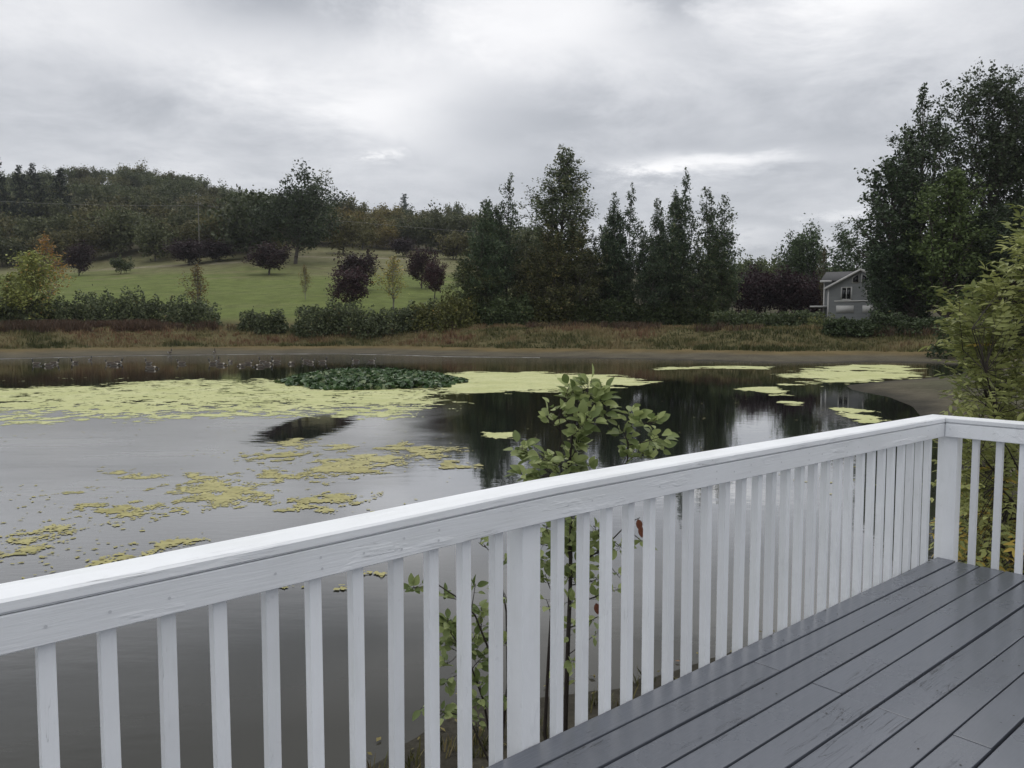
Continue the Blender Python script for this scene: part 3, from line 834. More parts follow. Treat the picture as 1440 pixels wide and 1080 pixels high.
fuzzy = tree_meshes('sapling', 231, 7.5, 2.1, flame_p, base=.08, limbs=46, elev=50, curl=25, leaves=3800, leaf=.24, sigma=.24, trunk_r=.07, twigs=6, leafmat='leaf_yellow', ratio=.55)
thin = tree_meshes('sapling', 233, 7.5, 1.5, flame_p, base=.12, limbs=44, elev=58, curl=20, leaves=1300, leaf=.2, sigma=.2, trunk_r=.06, twigs=6, leafmat='leaf_yellow', ratio=.5, barkmat='bark_pale')
for px, row, Y, wpx, m, lab, c in (
        (44, 352, 99, 66, fuzzy, 'bright yellow green young tree in front of the left bramble hedge', (.95, 1.05, .8)),
        (20, 385, 101, 40, fuzzy, 'lower yellow green shoot leaning at the left border of the hedge', (.8, .9, .7)),
        (72, 330, 112, 50, thin, 'wispy orange tinged sapling behind the bright yellow green young tree', (1.2, .75, .6)),
        (552, 360, 122, 44, thin, 'thin yellow sapling on the green between plum trees', (1.15, 1.05, .7)),
        (280, 372, 106, 40, thin, 'nearly bare brown sapling rising out of the left hedge', (.55, .42, .35)),
        (430, 372, 135, 18, thin, 'slender bare sapling on the green right of the round plum tree', (.6, .5, .4))):
    x, y, z = spot(px, Y); h = height_to(row, Y, z); h0, r0 = size_of(m)
    plant_tree('young_tree', m, (x, y, z), lab, 'tree', None, tuple(1.35 * q for q in c), px, wpx * .5 * Y / FPX / r0 * 1.1, h / h0)

# the row of poplars and birches behind the far bank
POP = [tree_meshes('poplar', 300 + k, 16, 3.2, pop_p, base=.05, stems=3 + k % 2, limbs=96, elev=46, curl=24, rise=22, leaves=10500, leaf=.32, sigma=.24, trunk_r=.14, twigs=5, leafmat='leaf_dark', ratio=.45, twigl=.42) for k in range(4)]
TALL = tree_meshes('cottonwood', 311, 24, 5.2, pop_p, base=.10, limbs=120, elev=44, curl=20, rise=12, leaves=17000, leaf=.34, sigma=.28, trunk_r=.3, twigs=6, leafmat='leaf_dark', ratio=.5, twigl=.34)
for k, (px, row, Y, wpx, mi, lab, c) in enumerate((
        (790, 209, 108, 72, 9, 'tallest poplar of the row, pale leaved with a broad pointed crown', (1.35, 1.3, 1.15)),
        (713, 254, 107, 64, 0, 'poplar with a forked feathery tip at the row’s left', (.95, 1.05, 1.0)),
        (686, 284, 104, 54, 1, 'shorter poplar left of the feathery tipped one', (.9, 1.05, .95)),
        (662, 352, 103, 56, 2, 'lowest bushy tree at the poplar row’s left end', (1.15, 1.1, .8)),
        (742, 330, 110, 50, 3, 'brownish poplar filling the gap left of the tallest poplar', (1.05, .95, .75)),
        (768, 318, 103, 50, 2, 'olive brown tree below the tallest poplar, left side', (1.15, .95, .7)),
        (812, 312, 104, 52, 1, 'olive brown tree below the tallest poplar, right side', (1.1, .95, .72)),
        (836, 330, 110, 44, 0, 'low tree in the notch right of the tallest poplar', (.85, .88, .75)),
        (862, 276, 107, 50, 3, 'dark poplar with a bent tip right of the notch', (.9, 1.0, .95)),
        (885, 266, 106, 52, 0, 'dark narrow poplar between the notch and the right group', (.85, .98, .95)),
        (905, 322, 103, 46, 2, 'short dark poplar in front of two narrow ones', (.75, .85, .8)),
        (921, 284, 108, 42, 1, 'slender poplar with a thin spike, left of the right group', (.85, .95, .9)),
        (943, 290, 104, 42, 3, 'spiky poplar leaning on the right group’s left side', (.85, .97, .9)),
        (962, 246, 107, 58, 0, 'second tallest poplar, feathery, in the right group', (.95, 1.05, 1.0)),
        (996, 268, 106, 58, 1, 'rightmost high poplar of the row with drooping side twigs', (.95, 1.05, .95)),
        (1012, 335, 103, 44, 2, 'low poplar closing the row’s right end', (1.0, 1.08, .9)),
        (978, 330, 102, 44, 3, 'pale stemmed low poplar in front of the right group', (.85, .92, .8)))):
    x, y, z = spot(px, Y); h = height_to(row, Y, z)
    m = TALL if mi == 9 else POP[mi]; h0, r0 = size_of(m)
    plant_tree('poplar_tree', m, (x, y, z), lab, 'tree', 'poplar row on the far bank', c, k * 1.7, wpx * .5 * Y / FPX / r0 * (1.5 if row > 300 else 1.32), h / h0)

# right: the distant tree line, dark plum row, round tree
for k, (px, row, Y, wpx) in enumerate(((1034, 366, 235, 38), (1058, 362, 240, 44), (1086, 361, 246, 40), (1108, 368, 230, 40), (1150, 372, 235, 44), (1010, 368, 250, 40), (1180, 372, 240, 46), (1215, 372, 236, 46), (1260, 374, 240, 46), (1310, 374, 236, 50), (1370, 376, 240, 50), (1430, 376, 236, 50))):
    x, y, z = spot(px, Y); h = height_to(row, Y, z)
    plant_tree('oak_tree', oaks[k % 5], (x, y, z), 'tree of the low far line behind the dark plum trees, right of the poplars', 'tree', 'low far tree line right of the poplars', (1.0, 1.1, .8), k, wpx * .5 * Y / FPX / 5.6, h / size_of(oaks[k % 5])[0])
for k, (px, row, Y, wpx, lab) in enumerate(((1048, 380, 142, 46, 'leftmost tree of the dark purple row beside the poplars'), (1075, 375, 146, 46, 'dark purple tree second from the poplars in its row'),
                                            (1100, 378, 142, 46, 'dark purple tree in the middle of its row, left of the round green tree'), (1128, 384, 140, 44, 'dark purple tree at the foot of the round green tree'),
                                            (1150, 392, 136, 36, 'rightmost dark purple tree, beside the grey house'))):
    x, y, z = spot(px, Y); h = height_to(row, Y, z)
    plant_tree('plum_tree', plum_w, (x, y, z - .8), lab, 'tree', 'dark purple trees left of the house', (.8, .62, .7), k * 2, wpx * .62 * Y / FPX / size_of(plum_w)[1], (h + .8) / size_of(plum_w)[0])
rt = tree_meshes('round_tree', 331, 13, 4.6, oak_p, base=.22, limbs=50, elev=34, curl=12, rise=4, top=.82, leaves=8500, leaf=.45, sigma=.5, trunk_r=.3, twigs=6, leafmat='leaf_big', ratio=.6)
x, y, z = spot(1128, 158); h = height_to(317, 158, z)
plant_tree('round_tree', rt, (x, y, z), 'lone rounded green tree standing above the dark purple row', 'tree', None, (1.15, 1.3, 1.05), .4, 35 * 158 / FPX / size_of(rt)[1], h / size_of(rt)[0])
bh = tree_meshes('garden_tree', 333, 12, 4.4, oak_p, base=.2, limbs=36, elev=35, curl=28, leaves=5000, leaf=.36, sigma=.34, trunk_r=.22, twigs=6, leafmat='leaf_big', ratio=.6)
x, y, z = spot(1200, 126); h = height_to(308, 126, z)
plant_tree('garden_tree', bh, (x, y, z), 'loose green tree rising behind the grey house’s roof', 'tree', None, (1.1, 1.3, 1.15), 2.4, 44 * 126 / FPX / size_of(bh)[1], h / size_of(bh)[0])
x, y, z = spot(1158, 128); h = height_to(345, 128, z)
plant_tree('bare_tree', thin, (x, y, z), 'thin bare twiggy tree at the grey house’s left roof edge', 'tree', None, (.4, .33, .28), 2.4, .9, h / 8)

# right: the great trees
def great(seed, H, rad, prof, **kw):
    a = dict(base=.14, limbs=100, elev=40, curl=28, leaves=24000, leaf=.38, sigma=.30, trunk_r=.42, twigs=7, leafmat='leaf_big', ratio=.6, twigl=.34)
    a.update(kw)
    return tree_meshes('great', seed, H, rad, prof, **a)


for px, row, Y, wpx, seed, prof, kw, lab, c in (
        (1286, 130, 100, 120, 351, flame_p, dict(stems=4, base=.10, limbs=120, elev=50, leaves=16000, leaf=.36, sigma=.26), 'great cottonwood left of the big group, with two spiky tops', (1, 1.08, 1.02)),
        (1250, 225, 97, 100, 352, flame_p, dict(limbs=60, leaves=6500, base=.24, elev=40, sigma=.24), 'lower leaning cottonwood at the big group’s left flank', (1, 1.12, 1.02)),
        (1382, 98, 106, 138, 353, oak_p, dict(limbs=130, leaves=24000, base=.12, top=.9, rise=6, sigma=.34), 'highest tree of the right group with a broad lumpy top', (.9, .96, .86)),
        (1455, 106, 104, 150, 354, oak_p, dict(limbs=110, leaves=20000, base=.10, top=.9, rise=6, sigma=.34), 'great tree cut by the picture’s right border', (1.0, 1.04, .85)),
        (1545, 130, 108, 150, 355, oak_p, dict(limbs=80, leaves=12000, base=.12), 'great tree just outside the right border', (1.0, 1.0, .9)),
        (1334, 240, 92, 104, 356, flame_p, dict(leafmat='leaf_oak', limbs=90, leaves=14000, base=.06, elev=50, leaf=.34), 'yellowish green ash in front of the great trees', (1.15, 1.42, .95)),
        (1398, 280, 92, 130, 357, oak_p, dict(limbs=80, leaves=20000, base=.05, leaf=.36), 'dark bushy tree filling the foot of the great trees', (.7, .8, .68)),
        (1282, 325, 96, 90, 358, oak_p, dict(limbs=70, leaves=14000, base=.03, leaf=.36), 'dark low tree in front of the house’s right half', (.85, .98, .9)),
        (1236, 340, 96, 48, 359, oak_p, dict(limbs=44, leaves=6500, base=.05, leaf=.3, trunk_r=.15), 'small dark tree overlapping the house’s gable windows', (.9, 1.05, 1.0))):
    x, y, z = spot(px, Y); h = height_to(row, Y, z); H0 = 20.0
    rad = wpx * .5 * Y / FPX
    m = great(seed, h / 1.06, rad * .95, prof, **kw); hh, rr = size_of(m)
    plant_tree('great_tree' if row < 300 else 'low_tree', m, (x, y, z), lab, 'tree', 'great trees beside the house' if row < 300 else None, c, 0, rad / rr * 1.04, h / hh)


# ------------------------------------------------------------------ hedges, bushes, bank grass
def mounds(name, blobs, leaf, n, label, cat, mat='leaf_bramble', color=(1, 1, 1), seed=1, group=None, stem=True):
    """a hedge: leaves in the shells of overlapping mounds, over arching canes. blobs: (x, y, z, rx, ry, rz)"""
    rg = np.random.default_rng(seed); o = empty(name, (blobs[0][0], blobs[0][1], blobs[0][2])); org = np.array(blobs[0][:3])
    B = np.array(blobs, float); area = B[:, 3] * B[:, 5] + B[:, 3] * B[:, 4]; k = rg.choice(len(B), n, p=area / area.sum())
    d = unit(rg.normal(size=(n, 3))); d[:, 2] = np.abs(d[:, 2]) * 1.0 - .08
    lump = 1 + .16 * np.sin(d[:, 0] * 7 + k) * np.cos(d[:, 1] * 6 + k * 2) + .10 * np.sin(d[:, 2] * 11 + k * 3)
    rr = (1 - rg.random(n) ** 1.5 * .45) * lump
    spray = rg.random(n) < .03; rr = np.where(spray, rr * rg.uniform(1.02, 1.22, n), rr)
    P = B[k, :3] - org + d * B[k, 3:6] * rr[:, None]
    V, F = leaf_quads(P, leaf, .7, .5, rg)
    T = np.clip(rg.beta(2, 2.5, n) + .14 * np.sin(P[:, 0] * 1.3) * np.cos(P[:, 2] * 2.1 + P[:, 0]), 0, 1)
    f = link('foliage', mesh_np('foliage', V, F, M[mat], tint=T), o); f.color = (*color, 1)
    A = Acc()
    for b in blobs:
        for q in range(5):
            an = rg.uniform(0, 6.28); tip = np.array((math.cos(an) * b[3] * .8, math.sin(an) * b[4] * .8, b[5] * rg.uniform(.5, .95)))
            p0 = np.array(b[:3]) - org + np.array((rg.normal() * .2, rg.normal() * .2, -.3))
            A.tube(np.array([p0, p0 + tip * np.array((.35, .35, .8)), p0 + tip]), [.03, .02, .008], 3)
    link('cane', A.mesh('cane', M['stem']), o)
    return tag(o, label, cat, group)


def row_of(px0, px1, Y, row_fn, wm, seed, dy=1.2):
    rg = np.random.default_rng(seed); out = []; px = px0
    while px <= px1:
        yy = Y + rg.uniform(-dy, dy); x, y, z = spot(px, yy); h = max(.5, height_to(row_fn(px) + rg.uniform(-3, 5), yy, z))
        rx = wm * rg.uniform(.8, 1.3)
        out.append((x, y, z - .2, rx, rx * 1.1, h)); px += rx * 1.15 * FPX / Y
    return out


mounds('bramble_hedge', row_of(-110, 314, 101.5, lambda p: 408 + 4 * math.sin(p * .03) + (14 if p > 290 else 0) + max(0, (p - 285)) * .25, 2.2, 1), .33, 30000, 'long bramble hedge below the green, left of the opening', 'hedge', seed=1)
mounds('bramble_bush', row_of(352, 402, 100.5, lambda p: 434, 1.3, 2), .30, 4500, 'low bramble bush alone in the opening below the green', 'bush', seed=2)
mounds('bramble_hedge', row_of(438, 610, 100.5, lambda p: 425 + 6 * math.sin(p * .05), 2.0, 3), .31, 16000, 'bramble hedge below the plum trees, running up to the poplars', 'hedge', seed=3)
mounds('shrub', row_of(600, 660, 100, lambda p: 398 + abs(p - 632) * .7, 1.9, 4), .29, 9000, 'yellowish shrub at the poplar row’s left foot', 'bush', color=(1.45, 1.25, .8), seed=4)
for k, (px, row, wid, lab, c) in enumerate(((692, 408, 30, 'dark shrub under the feathery tipped poplar', (.75, .85, .7)), (735, 405, 24, 'pale flecked shrub in the gap left of the tallest poplar', (1.0, 1.1, .95)),
                                            (782, 402, 34, 'brown shrub at the foot of the tallest poplar', (.85, .75, .55)), (832, 412, 32, 'dark shrub below the notch in the poplar row', (.6, .62, .48)),
                                            (880, 406, 34, 'dark shrub below the two narrow poplars', (.55, .62, .5)), (930, 412, 32, 'dark shrub left of the pale stems', (.55, .62, .5)), (985, 408, 36, 'shrub around the pale stems at the row’s right', (.75, .82, .65)))):
    mounds('shrub', row_of(px - wid * .6, px + wid * .6, 101, lambda p: row + abs(p - px) * .5, 1.6, 40 + k), .31, 8000, lab, 'bush', color=c, seed=40 + k, group='shrubs at the foot of the poplars')
mounds('bramble_hedge', row_of(1022, 1152, 88, lambda p: 434 + 5 * math.sin(p * .06), 2.0, 5), .29, 15000, 'grey green bramble hedge between the poplars and the house', 'hedge', color=(.9, .95, .85), seed=5)
mounds('bramble_hedge', row_of(1180, 1345, 80, lambda p: 440 + 4 * math.sin(p * .07) + max(0, p - 1300) * .12, 1.9, 6), .27, 20000, 'dark bramble hedge in front of the grey house', 'hedge', color=(.62, .72, .62), seed=6)
mounds('shrub', row_of(1148, 1172, 84, lambda p: 436, 1.0, 7), .2, 1200, 'small pale shrub at the house’s left corner', 'bush', color=(1.35, 1.25, .9), seed=7)
mounds('bramble_hedge', row_of(1340, 1560, 66, lambda p: 430, 2.0, 8), .27, 10000, 'dark bramble thicket on the bank behind the ash bush', 'hedge', color=(.6, .7, .6), seed=8)


def blades(name, P, Z, hgt, spread, per, wid, mat, tint, label, cat):
    n = len(P) * per; k = np.repeat(np.arange(len(P)), per)
    b = np.stack((P[k, 0] + rng.normal(size=n) * spread * .5, P[k, 1] + rng.normal(size=n) * spread * .5, Z[k] - .05), 1)
    an = rng.uniform(0, 6.28, n); h = hgt[k] * rng.uniform(.5, 1.15, n); lean = rng.uniform(.1, .6, n) * h
    side = np.stack((-np.sin(an), np.cos(an), an * 0), 1) * (wid * rng.uniform(.6, 1.4, n))[:, None]
    tip = b + np.stack((np.cos(an) * lean, np.sin(an) * lean, h), 1)
    mid = b + (tip - b) * .55 + np.array((0, 0, .12)) * h[:, None]
    V = np.stack((b - side, b + side, mid + side * .8, tip), 1); V[:, 2] = mid + side * .8
    F = np.arange(4 * n).reshape(n, 4)
    o = link(name, mesh_np(name, V.reshape(-1, 3), F, M[mat], tint=np.clip(tint[k] + rng.normal(size=n) * .12, 0, 1)))
    return tag(o, label, cat, kind='stuff')


def bank_points(n, x0, x1, y0, y1):
    px = rng.uniform(x0, x1, n); Y = rng.uniform(y0, y1, n)
    X = (px - 720) / FPX * Y
    s = pond_distance(np.stack((X, Y), 1))
    return np.stack((X, Y), 1), s, px


P, s, px = bank_points(42000, -160, 1620, 55, 104)
ok = (s > 10.2 + .9 * wob(P[:, 0], P[:, 1], .5)) & (s < 26) & (P[:, 1] < 101)
P, s, px = P[ok], s[ok], px[ok]
patch = fbm(P[:, 0] * .16, P[:, 1] * .3, 31, 3)
right = smooth(px, 560, 760)
tint = np.clip(.60 + (patch - .5) * 2.2 + (fbm(P[:, 0] * .55, P[:, 1] * .55, 77, 3) - .5) * .8 - .24 * right - .35 * smooth(-s, -13, -10.5), 0, .98)
blades('bank_grass', P, land_height(P[:, 0], P[:, 1], s), .20 + .58 * np.clip(fbm(P[:, 0] * .55, P[:, 1] * .55, 77, 3) * 1.7 - .45, 0, 1.2), .40, 7, .035, 'grass', tint, 'tussocky tan and olive grass along the far bank', 'grass')
P, s, px = bank_points(26000, -160, 640, 80, 101)
ok = (s > 16.8) & (s < 23.5) & (fbm(P[:, 0] * .25, P[:, 1] * .3, 41, 3) > .44)
P, s = P[ok], s[ok]
blades('dried_weeds', P, land_height(P[:, 0], P[:, 1], s), .75 + .5 * fbm(P[:, 0] * .3, P[:, 1] * .3, 78, 2), .4, 6, .03, 'weeds', .35 + .5 * fbm(P[:, 0] * .25, P[:, 1] * .25, 51, 2), 'strip of dark reddish brown dried weeds below the hedges', 'weeds')
P, s, px = bank_points(9000, 740, 1400, 62, 100)
ok = (s > 15.5) & (s < 22) & (fbm(P[:, 0] * .14, P[:, 1] * .2, 43, 3) > .56)
P, s = P[ok], s[ok]
blades('dried_weeds', P, land_height(P[:, 0], P[:, 1], s), .7 + .4 * fbm(P[:, 0] * .3, P[:, 1] * .3, 78, 2), .4, 7, .03, 'weeds', .25 + .5 * fbm(P[:, 0] * .25, P[:, 1] * .25, 51, 2), 'clumps of brown dried weeds on the bank right of the poplars', 'weeds')

# ------------------------------------------------------------------ the grey house
def siding_material():
    m, t, b = new_mat('grey_siding')
    tc = t.node('ShaderNodeTexCoord'); sx = t.node('ShaderNodeSeparateXYZ'); t.link(tc.outputs['Object'], sx.inputs[0])
    saw = t.math('FRACT', t.math('MULTIPLY', sx.outputs[2], 5.0))
    n = t.noise(tc.outputs['Object'], 1.4, 4, .6)
    t.link(t.mix(n, (.26, .275, .28), (.31, .325, .33)), b.inputs['Base Color']); setp(b, rough=.7)
    t.link(t.bump(saw, .8, .03), b.inputs['Normal'])
    return m


M['siding'] = siding_material()
M['trim'] = plain('white_trim', (.62, .62, .60), .6, .1, 3)
M['shingle'] = plain('roof_shingles', (.085, .085, .088), .9, .3, 7, .02)
M['dark_glass'] = plain('window_glass', (.012, .014, .016), .08, .2, 1, spec=.6)
M['deck_wood'] = plain('weathered_boards', (.16, .14, .12), .85, .3, 5)
M['dark_under'] = plain('dark_timber', (.04, .037, .034), .9, .3, 5)


def build_house():
    Y0 = 110.0; u = Y0 / FPX
    TH = math.atan((1208 - 720) / FPX)
    hx, _, hz = spot(1208, Y0); z0 = hz - .3
    zr = lambda row: at_y(1200, row, Y0)[2]
    X = lambda px: hx + (px - 1208) * Y0 / FPX * math.cos(TH)
    root = empty('grey_house', (X(1208), Y0, z0), -TH)
    tag(root, 'grey two storey house with white trim half hidden by trees', 'house')
    ox, oz = X(1208), z0

    def part(name, mat, fn, parent=root):
        A = Acc(); fn(A); return link(name, A.mesh(name, M[mat]), parent)
    L, Rr, eave, peak = X(1163) - ox, X(1253) - ox, zr(403) - oz, zr(379.5) - oz
    D = 11.0

    def gable(A):
        mz = (eave + peak) / 2
        for y in (0, D):
            A.add([(L, y, 0), (Rr, y, 0), (Rr, y, eave), (L, y, eave), (0, y, eave), (0, y, peak), (L / 2, y, mz), (Rr / 2, y, mz)], [(0, 1, 2, 3), (3, 4, 5, 6), (4, 2, 7, 5)])
        A.add([(L, 0, 0), (L, D, 0), (L, D, eave), (L, 0, eave), (Rr, 0, 0), (Rr, D, 0), (Rr, D, eave), (Rr, 0, eave)], [(1, 0, 3, 2), (4, 5, 6, 7)])
    wall = part('wall', 'siding', gable)
    sl = (peak - eave) / (0 - L)

    def roof(A):
        ov = .45; th = .16
        for sgn, e in ((-1, L), (1, Rr)):
            ex = e + sgn * ov; ez = eave - sl * ov if sgn < 0 else eave - (peak - eave) / Rr * ov
            V = [(ex, -.5, ez + .02), (0, -.5, peak + .02), (0, D + .5, peak + .02), (ex, D + .5, ez + .02), (ex, -.5, ez + th), (0, -.5, peak + th), (0, D + .5, peak + th), (ex, D + .5, ez + th)]
            A.add(V, [(0, 3, 2, 1), (4, 5, 6, 7), (0, 1, 5, 4), (3, 0, 4, 7), (2, 3, 7, 6)])
    part('roof', 'shingle', roof)

    def barge(A):
        for sgn, e in ((-1, L), (1, Rr)):
            k = (peak - eave) / abs(e); ex = e + sgn * .5; ez = eave - k * .5
            V = [(ex, -.56, ez - .14), (0, -.56, peak - .14), (0, -.56, peak + .2), (ex, -.56, ez + .2), (ex, -.505, ez - .14), (0, -.505, peak - .14), (0, -.505, peak + .2), (ex, -.505, ez + .2)]
            A.add(V, [(0, 1, 2, 3), (7, 6, 5, 4), (0, 4, 5, 1), (2, 6, 7, 3), (3, 7, 4, 0)])
    part('barge_board', 'trim', barge)
    for xx in (L, Rr):
        part('corner_trim', 'trim', lambda A: A.box((xx - .08, -.05, -.6), (xx + .12, .1, eave)))
    part('band_board', 'trim', lambda A: A.box((X(1172) - ox, -.09, zr(424) - oz), (X(1249) - ox, -.003, zr(422.3) - oz)))

    def window(px0, r0, px1, r1, split=True):
        a, b, c, d = X(px0) - ox, zr(r1) - oz, X(px1) - ox, zr(r0) - oz; t = .17
        wn = part('window', 'trim', lambda A: [A.box((a, -.08, b), (a + t, -.004, d)), A.box((c - t, -.08, b), (c, -.004, d)), A.box((a + t, -.08, b), (c - t, -.004, b + t)), A.box((a + t, -.08, d - t), (c - t, -.004, d))])
        mid = (a + c) / 2
        for q0, q1 in (((a + t, mid - .05), (mid + .05, c - t)) if split else ((a + t, c - t),)):
            part('pane', 'dark_glass', lambda A: A.box((q0 + .003, -.045, b + t + .003), (q1 - .003, -.006, d - t - .003)), wn)
        if split: part('mullion', 'trim', lambda A: A.box((mid - .05, -.07, b + t + .002), (mid + .05, -.005, d - t - .002)), wn)
    window(1181, 403, 1197, 422)
    window(1216, 403, 1232, 417)
    # the pair of gable windows whose heads follow the roof slope
    for sgn in (-1, 1):
        i, o_ = .10 * sgn, (X(1220) - ox) * sgn
        bz = zr(398) - oz; ti = peak - .5; to = peak - sl * abs(o_) - .35
        f = part('window', 'trim', lambda A: A.add([(i, -.07, bz), (o_, -.07, bz), (o_, -.07, to), (i, -.07, ti), (i, -.004, bz), (o_, -.004, bz), (o_, -.004, to), (i, -.004, ti)],
                                                   [(0, 1, 2, 3), (7, 6, 5, 4), (0, 4, 5, 1), (1, 5, 6, 2), (2, 6, 7, 3), (3, 7, 4, 0)]))
        g = .14 * sgn
        part('pane', 'dark_glass', lambda A: A.add([(i + g, -.078, bz + .14), (o_ - g, -.078, bz + .14), (o_ - g, -.078, to - .16), (i + g, -.078, ti - .12), (i + g, -.072, bz + .14), (o_ - g, -.072, bz + .14), (o_ - g, -.072, to - .16), (i + g, -.072, ti - .12)],
                                                    [(0, 1, 2, 3), (7, 6, 5, 4), (0, 4, 5, 1), (1, 5, 6, 2), (2, 6, 7, 3), (3, 7, 4, 0)]), f)
    for a, b in ((1175, 1200), (1212, 1236)):
        part('garage_door', 'trim', lambda A: A.box((X(a) - ox, -.06, zr(440) - oz), (X(b) - ox, -.004, zr(429.5) - oz)))

    # wing set back at the left with its own eave
    wl, wr = X(1155) - ox, X(1195) - ox; we = zr(393) - oz; wp = zr(378) - oz

    def wing(A):
        A.add([(wl, 4, 0), (wr, 4, 0), (wr, 4, we), (wl, 4, we), (wl, 10, 0), (wl, 10, we)], [(0, 1, 2, 3), (4, 0, 3, 5)])
    part('wall', 'siding', wing)

    def wroof(A):
        V = [(wl - .5, 3.4, we), (wr + 1, 3.4, we), (wr + 1, 7.2, wp), (wl + .1, 7.2, wp), (wl - .5, 11, we), (wr + 1, 11, we)]
        V2 = [(a, b, c + .15) for a, b, c in V]
        A.add(V + V2, [(3, 2, 1, 0), (6, 7, 8, 9), (0, 1, 7, 6), (2, 3, 4, 5), (9, 8, 11, 10), (3, 0, 6, 9), (4, 3, 9, 10)])
    part('roof', 'shingle', wroof)
    part('fascia', 'trim', lambda A: A.box((wl - .55, 3.3, we - .1), (L + .3, 3.38, we + .18)))
    part('corner_trim', 'trim', lambda A: A.box((wl - .06, 3.93, 0), (wl + .12, 4.05, we)))
    part('balcony', 'trim', lambda A: A.box((X(1136) - ox, 1.2, zr(431) - oz), (L - .1, 3.9, zr(429) - oz)))
    part('terrace', 'deck_wood', lambda A: [A.box((Rr + .14, .5, zr(428.5) - oz), (Rr + 7, 4.5, zr(426) - oz))] + [A.box((Rr + q, .6, 0), (Rr + q + .14, .74, zr(428.6) - oz)) for q in (2.2, 4.6, 6.8)])
    part('terrace_rail', 'deck_wood', lambda A: [A.box((Rr + .14, .5, zr(417) - oz), (Rr + 7, .56, zr(416) - oz))] + [A.box((Rr + .14 + q * .29, .51, zr(426) - oz + .003), (Rr + .2 + q * .29, .55, zr(417) - oz)) for q in range(24)])


build_house()

# ------------------------------------------------------------------ poles and power lines
M['pole'] = plain('pole_wood', (.20, .19, .17), .85, .25, 4)
M['cable'] = plain('cable_metal', (.30, .30, .30), .5, .1, 1)


def pole(px, row, Y, label, arm=True):
    x, y, z = spot(px, Y); h = height_to(row, Y, z)
    o = empty('utility_pole', (x, y, z)); tag(o, label, 'pole')
    A = Acc(); A.tube([(0, 0, -.5), (0, 0, h * .5), (0, 0, h)], [.17, .14, .11], 8); link('shaft', A.mesh('shaft', M['pole']), o)
    if arm:
        A = Acc(); A.box((-.9, -.18, h - .75), (.9, -.11, h - .6)); link('crossarm', A.mesh('crossarm', M['pole']), o)
        for q in (-.75, .75):
            A = Acc(); A.tube([(q, -.145, h - .6), (q, -.145, h - .42)], .05, 6); link('insulator', A.mesh('insulator', M['cable']), o)
    return np.array((x, y, z + h))


def wire(p, q, sag, label, r=.022):
    A = Acc(); t = np.linspace(0, 1, 25)[:, None]
    pts = p + (q - p) * t; pts[:, 2] -= (sag * 4 * t * (1 - t))[:, 0]
    A.tube(pts - p, r, 4); o = link('power_line', A.mesh('power_line', M['cable']), None, tuple(p)); tag(o, label, 'cable')


pa = pole(281, 283, 232, 'pale utility pole rising behind the twin purple plum trees')
pb = pole(672, 324, 232, 'utility pole half hidden by the left end of the poplar row')
pl = at_y(-260, 262, 215)
wire(pl, pa + np.array((-.1, -.145, -1.2)), 1.6, 'power line crossing the hillside wood at the left')
wire(pa + np.array((.1, -.145, -1.0)), pb + np.array((-.1, -.145, -.5)), .6, 'power line running from the pale pole to the poplars')

# ------------------------------------------------------------------ geese
M['goose_body'] = plain('goose_brown', (.085, .070, .055), .75, .45, 14)
M['goose_pale'] = plain('goose_pale_breast', (.40, .37, .32), .75, .2, 8)
M['goose_white'] = plain('goose_white', (.70, .69, .66), .7, .08, 8)
M['goose_black'] = plain('goose_black', (.012, .012, .013), .5, .2, 8)


def goose_mesh(kind):
    """one continuous loft from tail to bill; the markings are materials of its rings"""
    if kind == 'alert':
        neck = [(.27, .20, .070), (.31, .28, .052), (.32, .37, .043), (.325, .45, .043), (.35, .50, .054), (.385, .505, .048), (.425, .495, .022), (.465, .485, .012), (.472, .484, .003)]
    elif kind == 'resting':
        neck = [(.27, .19, .062), (.30, .24, .045), (.31, .30, .036), (.32, .35, .036), (.35, .39, .044), (.385, .392, .040), (.425, .38, .022), (.465, .37, .012), (.472, .369, .003)]
    else:                                                # feeding, neck stretched down
        neck = [(.30, .12, .060), (.37, .12, .044), (.43, .09, .036), (.47, .05, .034), (.50, .03, .042), (.525, .01, .038), (.55, -.02, .020), (.575, -.05, .012), (.58, -.056, .003)]
    body = [(-.46, .14, .008, .006), (-.42, .135, .05, .018), (-.34, .125, .085, .050), (-.24, .11, .115, .088), (-.10, .10, .140, .118), (.06, .10, .148, .125), (.18, .115, .125, .115), (.25, .15, .085, .085)]
    rings = [(x, z, a, b) for x, z, a, b in body] + [(x, z, r, r) for x, z, r in neck]
    pts = np.array([(x, 0, z) for x, z, _, _ in rings]); tg = np.gradient(pts, axis=0); tg = unit(tg)
    V = []; n = 12
    for (x, z, a, b), tv in zip(rings, tg):
        up = np.array((-tv[2], 0, tv[0]))
        for j in range(n):
            t = 2 * math.pi * j / n
            V.append(np.array((x, 0, z)) + np.array((0, 1, 0)) * a * math.cos(t) + up * b * math.sin(t))
    F = []; mi = []
    for i in range(len(rings) - 1):
        for j in range(n):
            k = (j + 1) % n; F.append((i * n + j, i * n + k, (i + 1) * n + k, (i + 1) * n + j))
            low = math.sin(2 * math.pi * (j + .5) / n) < -.35
            if i < 1: m = 3
            elif i < 3: m = 2 if low or i == 1 else 0
            elif i < 6: m = 1 if low else 0
            elif i < 8: m = 1
            elif i == 12: m = 2 if abs(math.sin(2 * math.pi * (j + .5) / n) + .2) < .55 else 3
            else: m = 3
            mi.append(m)
    return mesh_np('goose', V, F, None, smooth=True, mats=[M['goose_body'], M['goose_pale'], M['goose_white'], M['goose_black']], midx=mi)


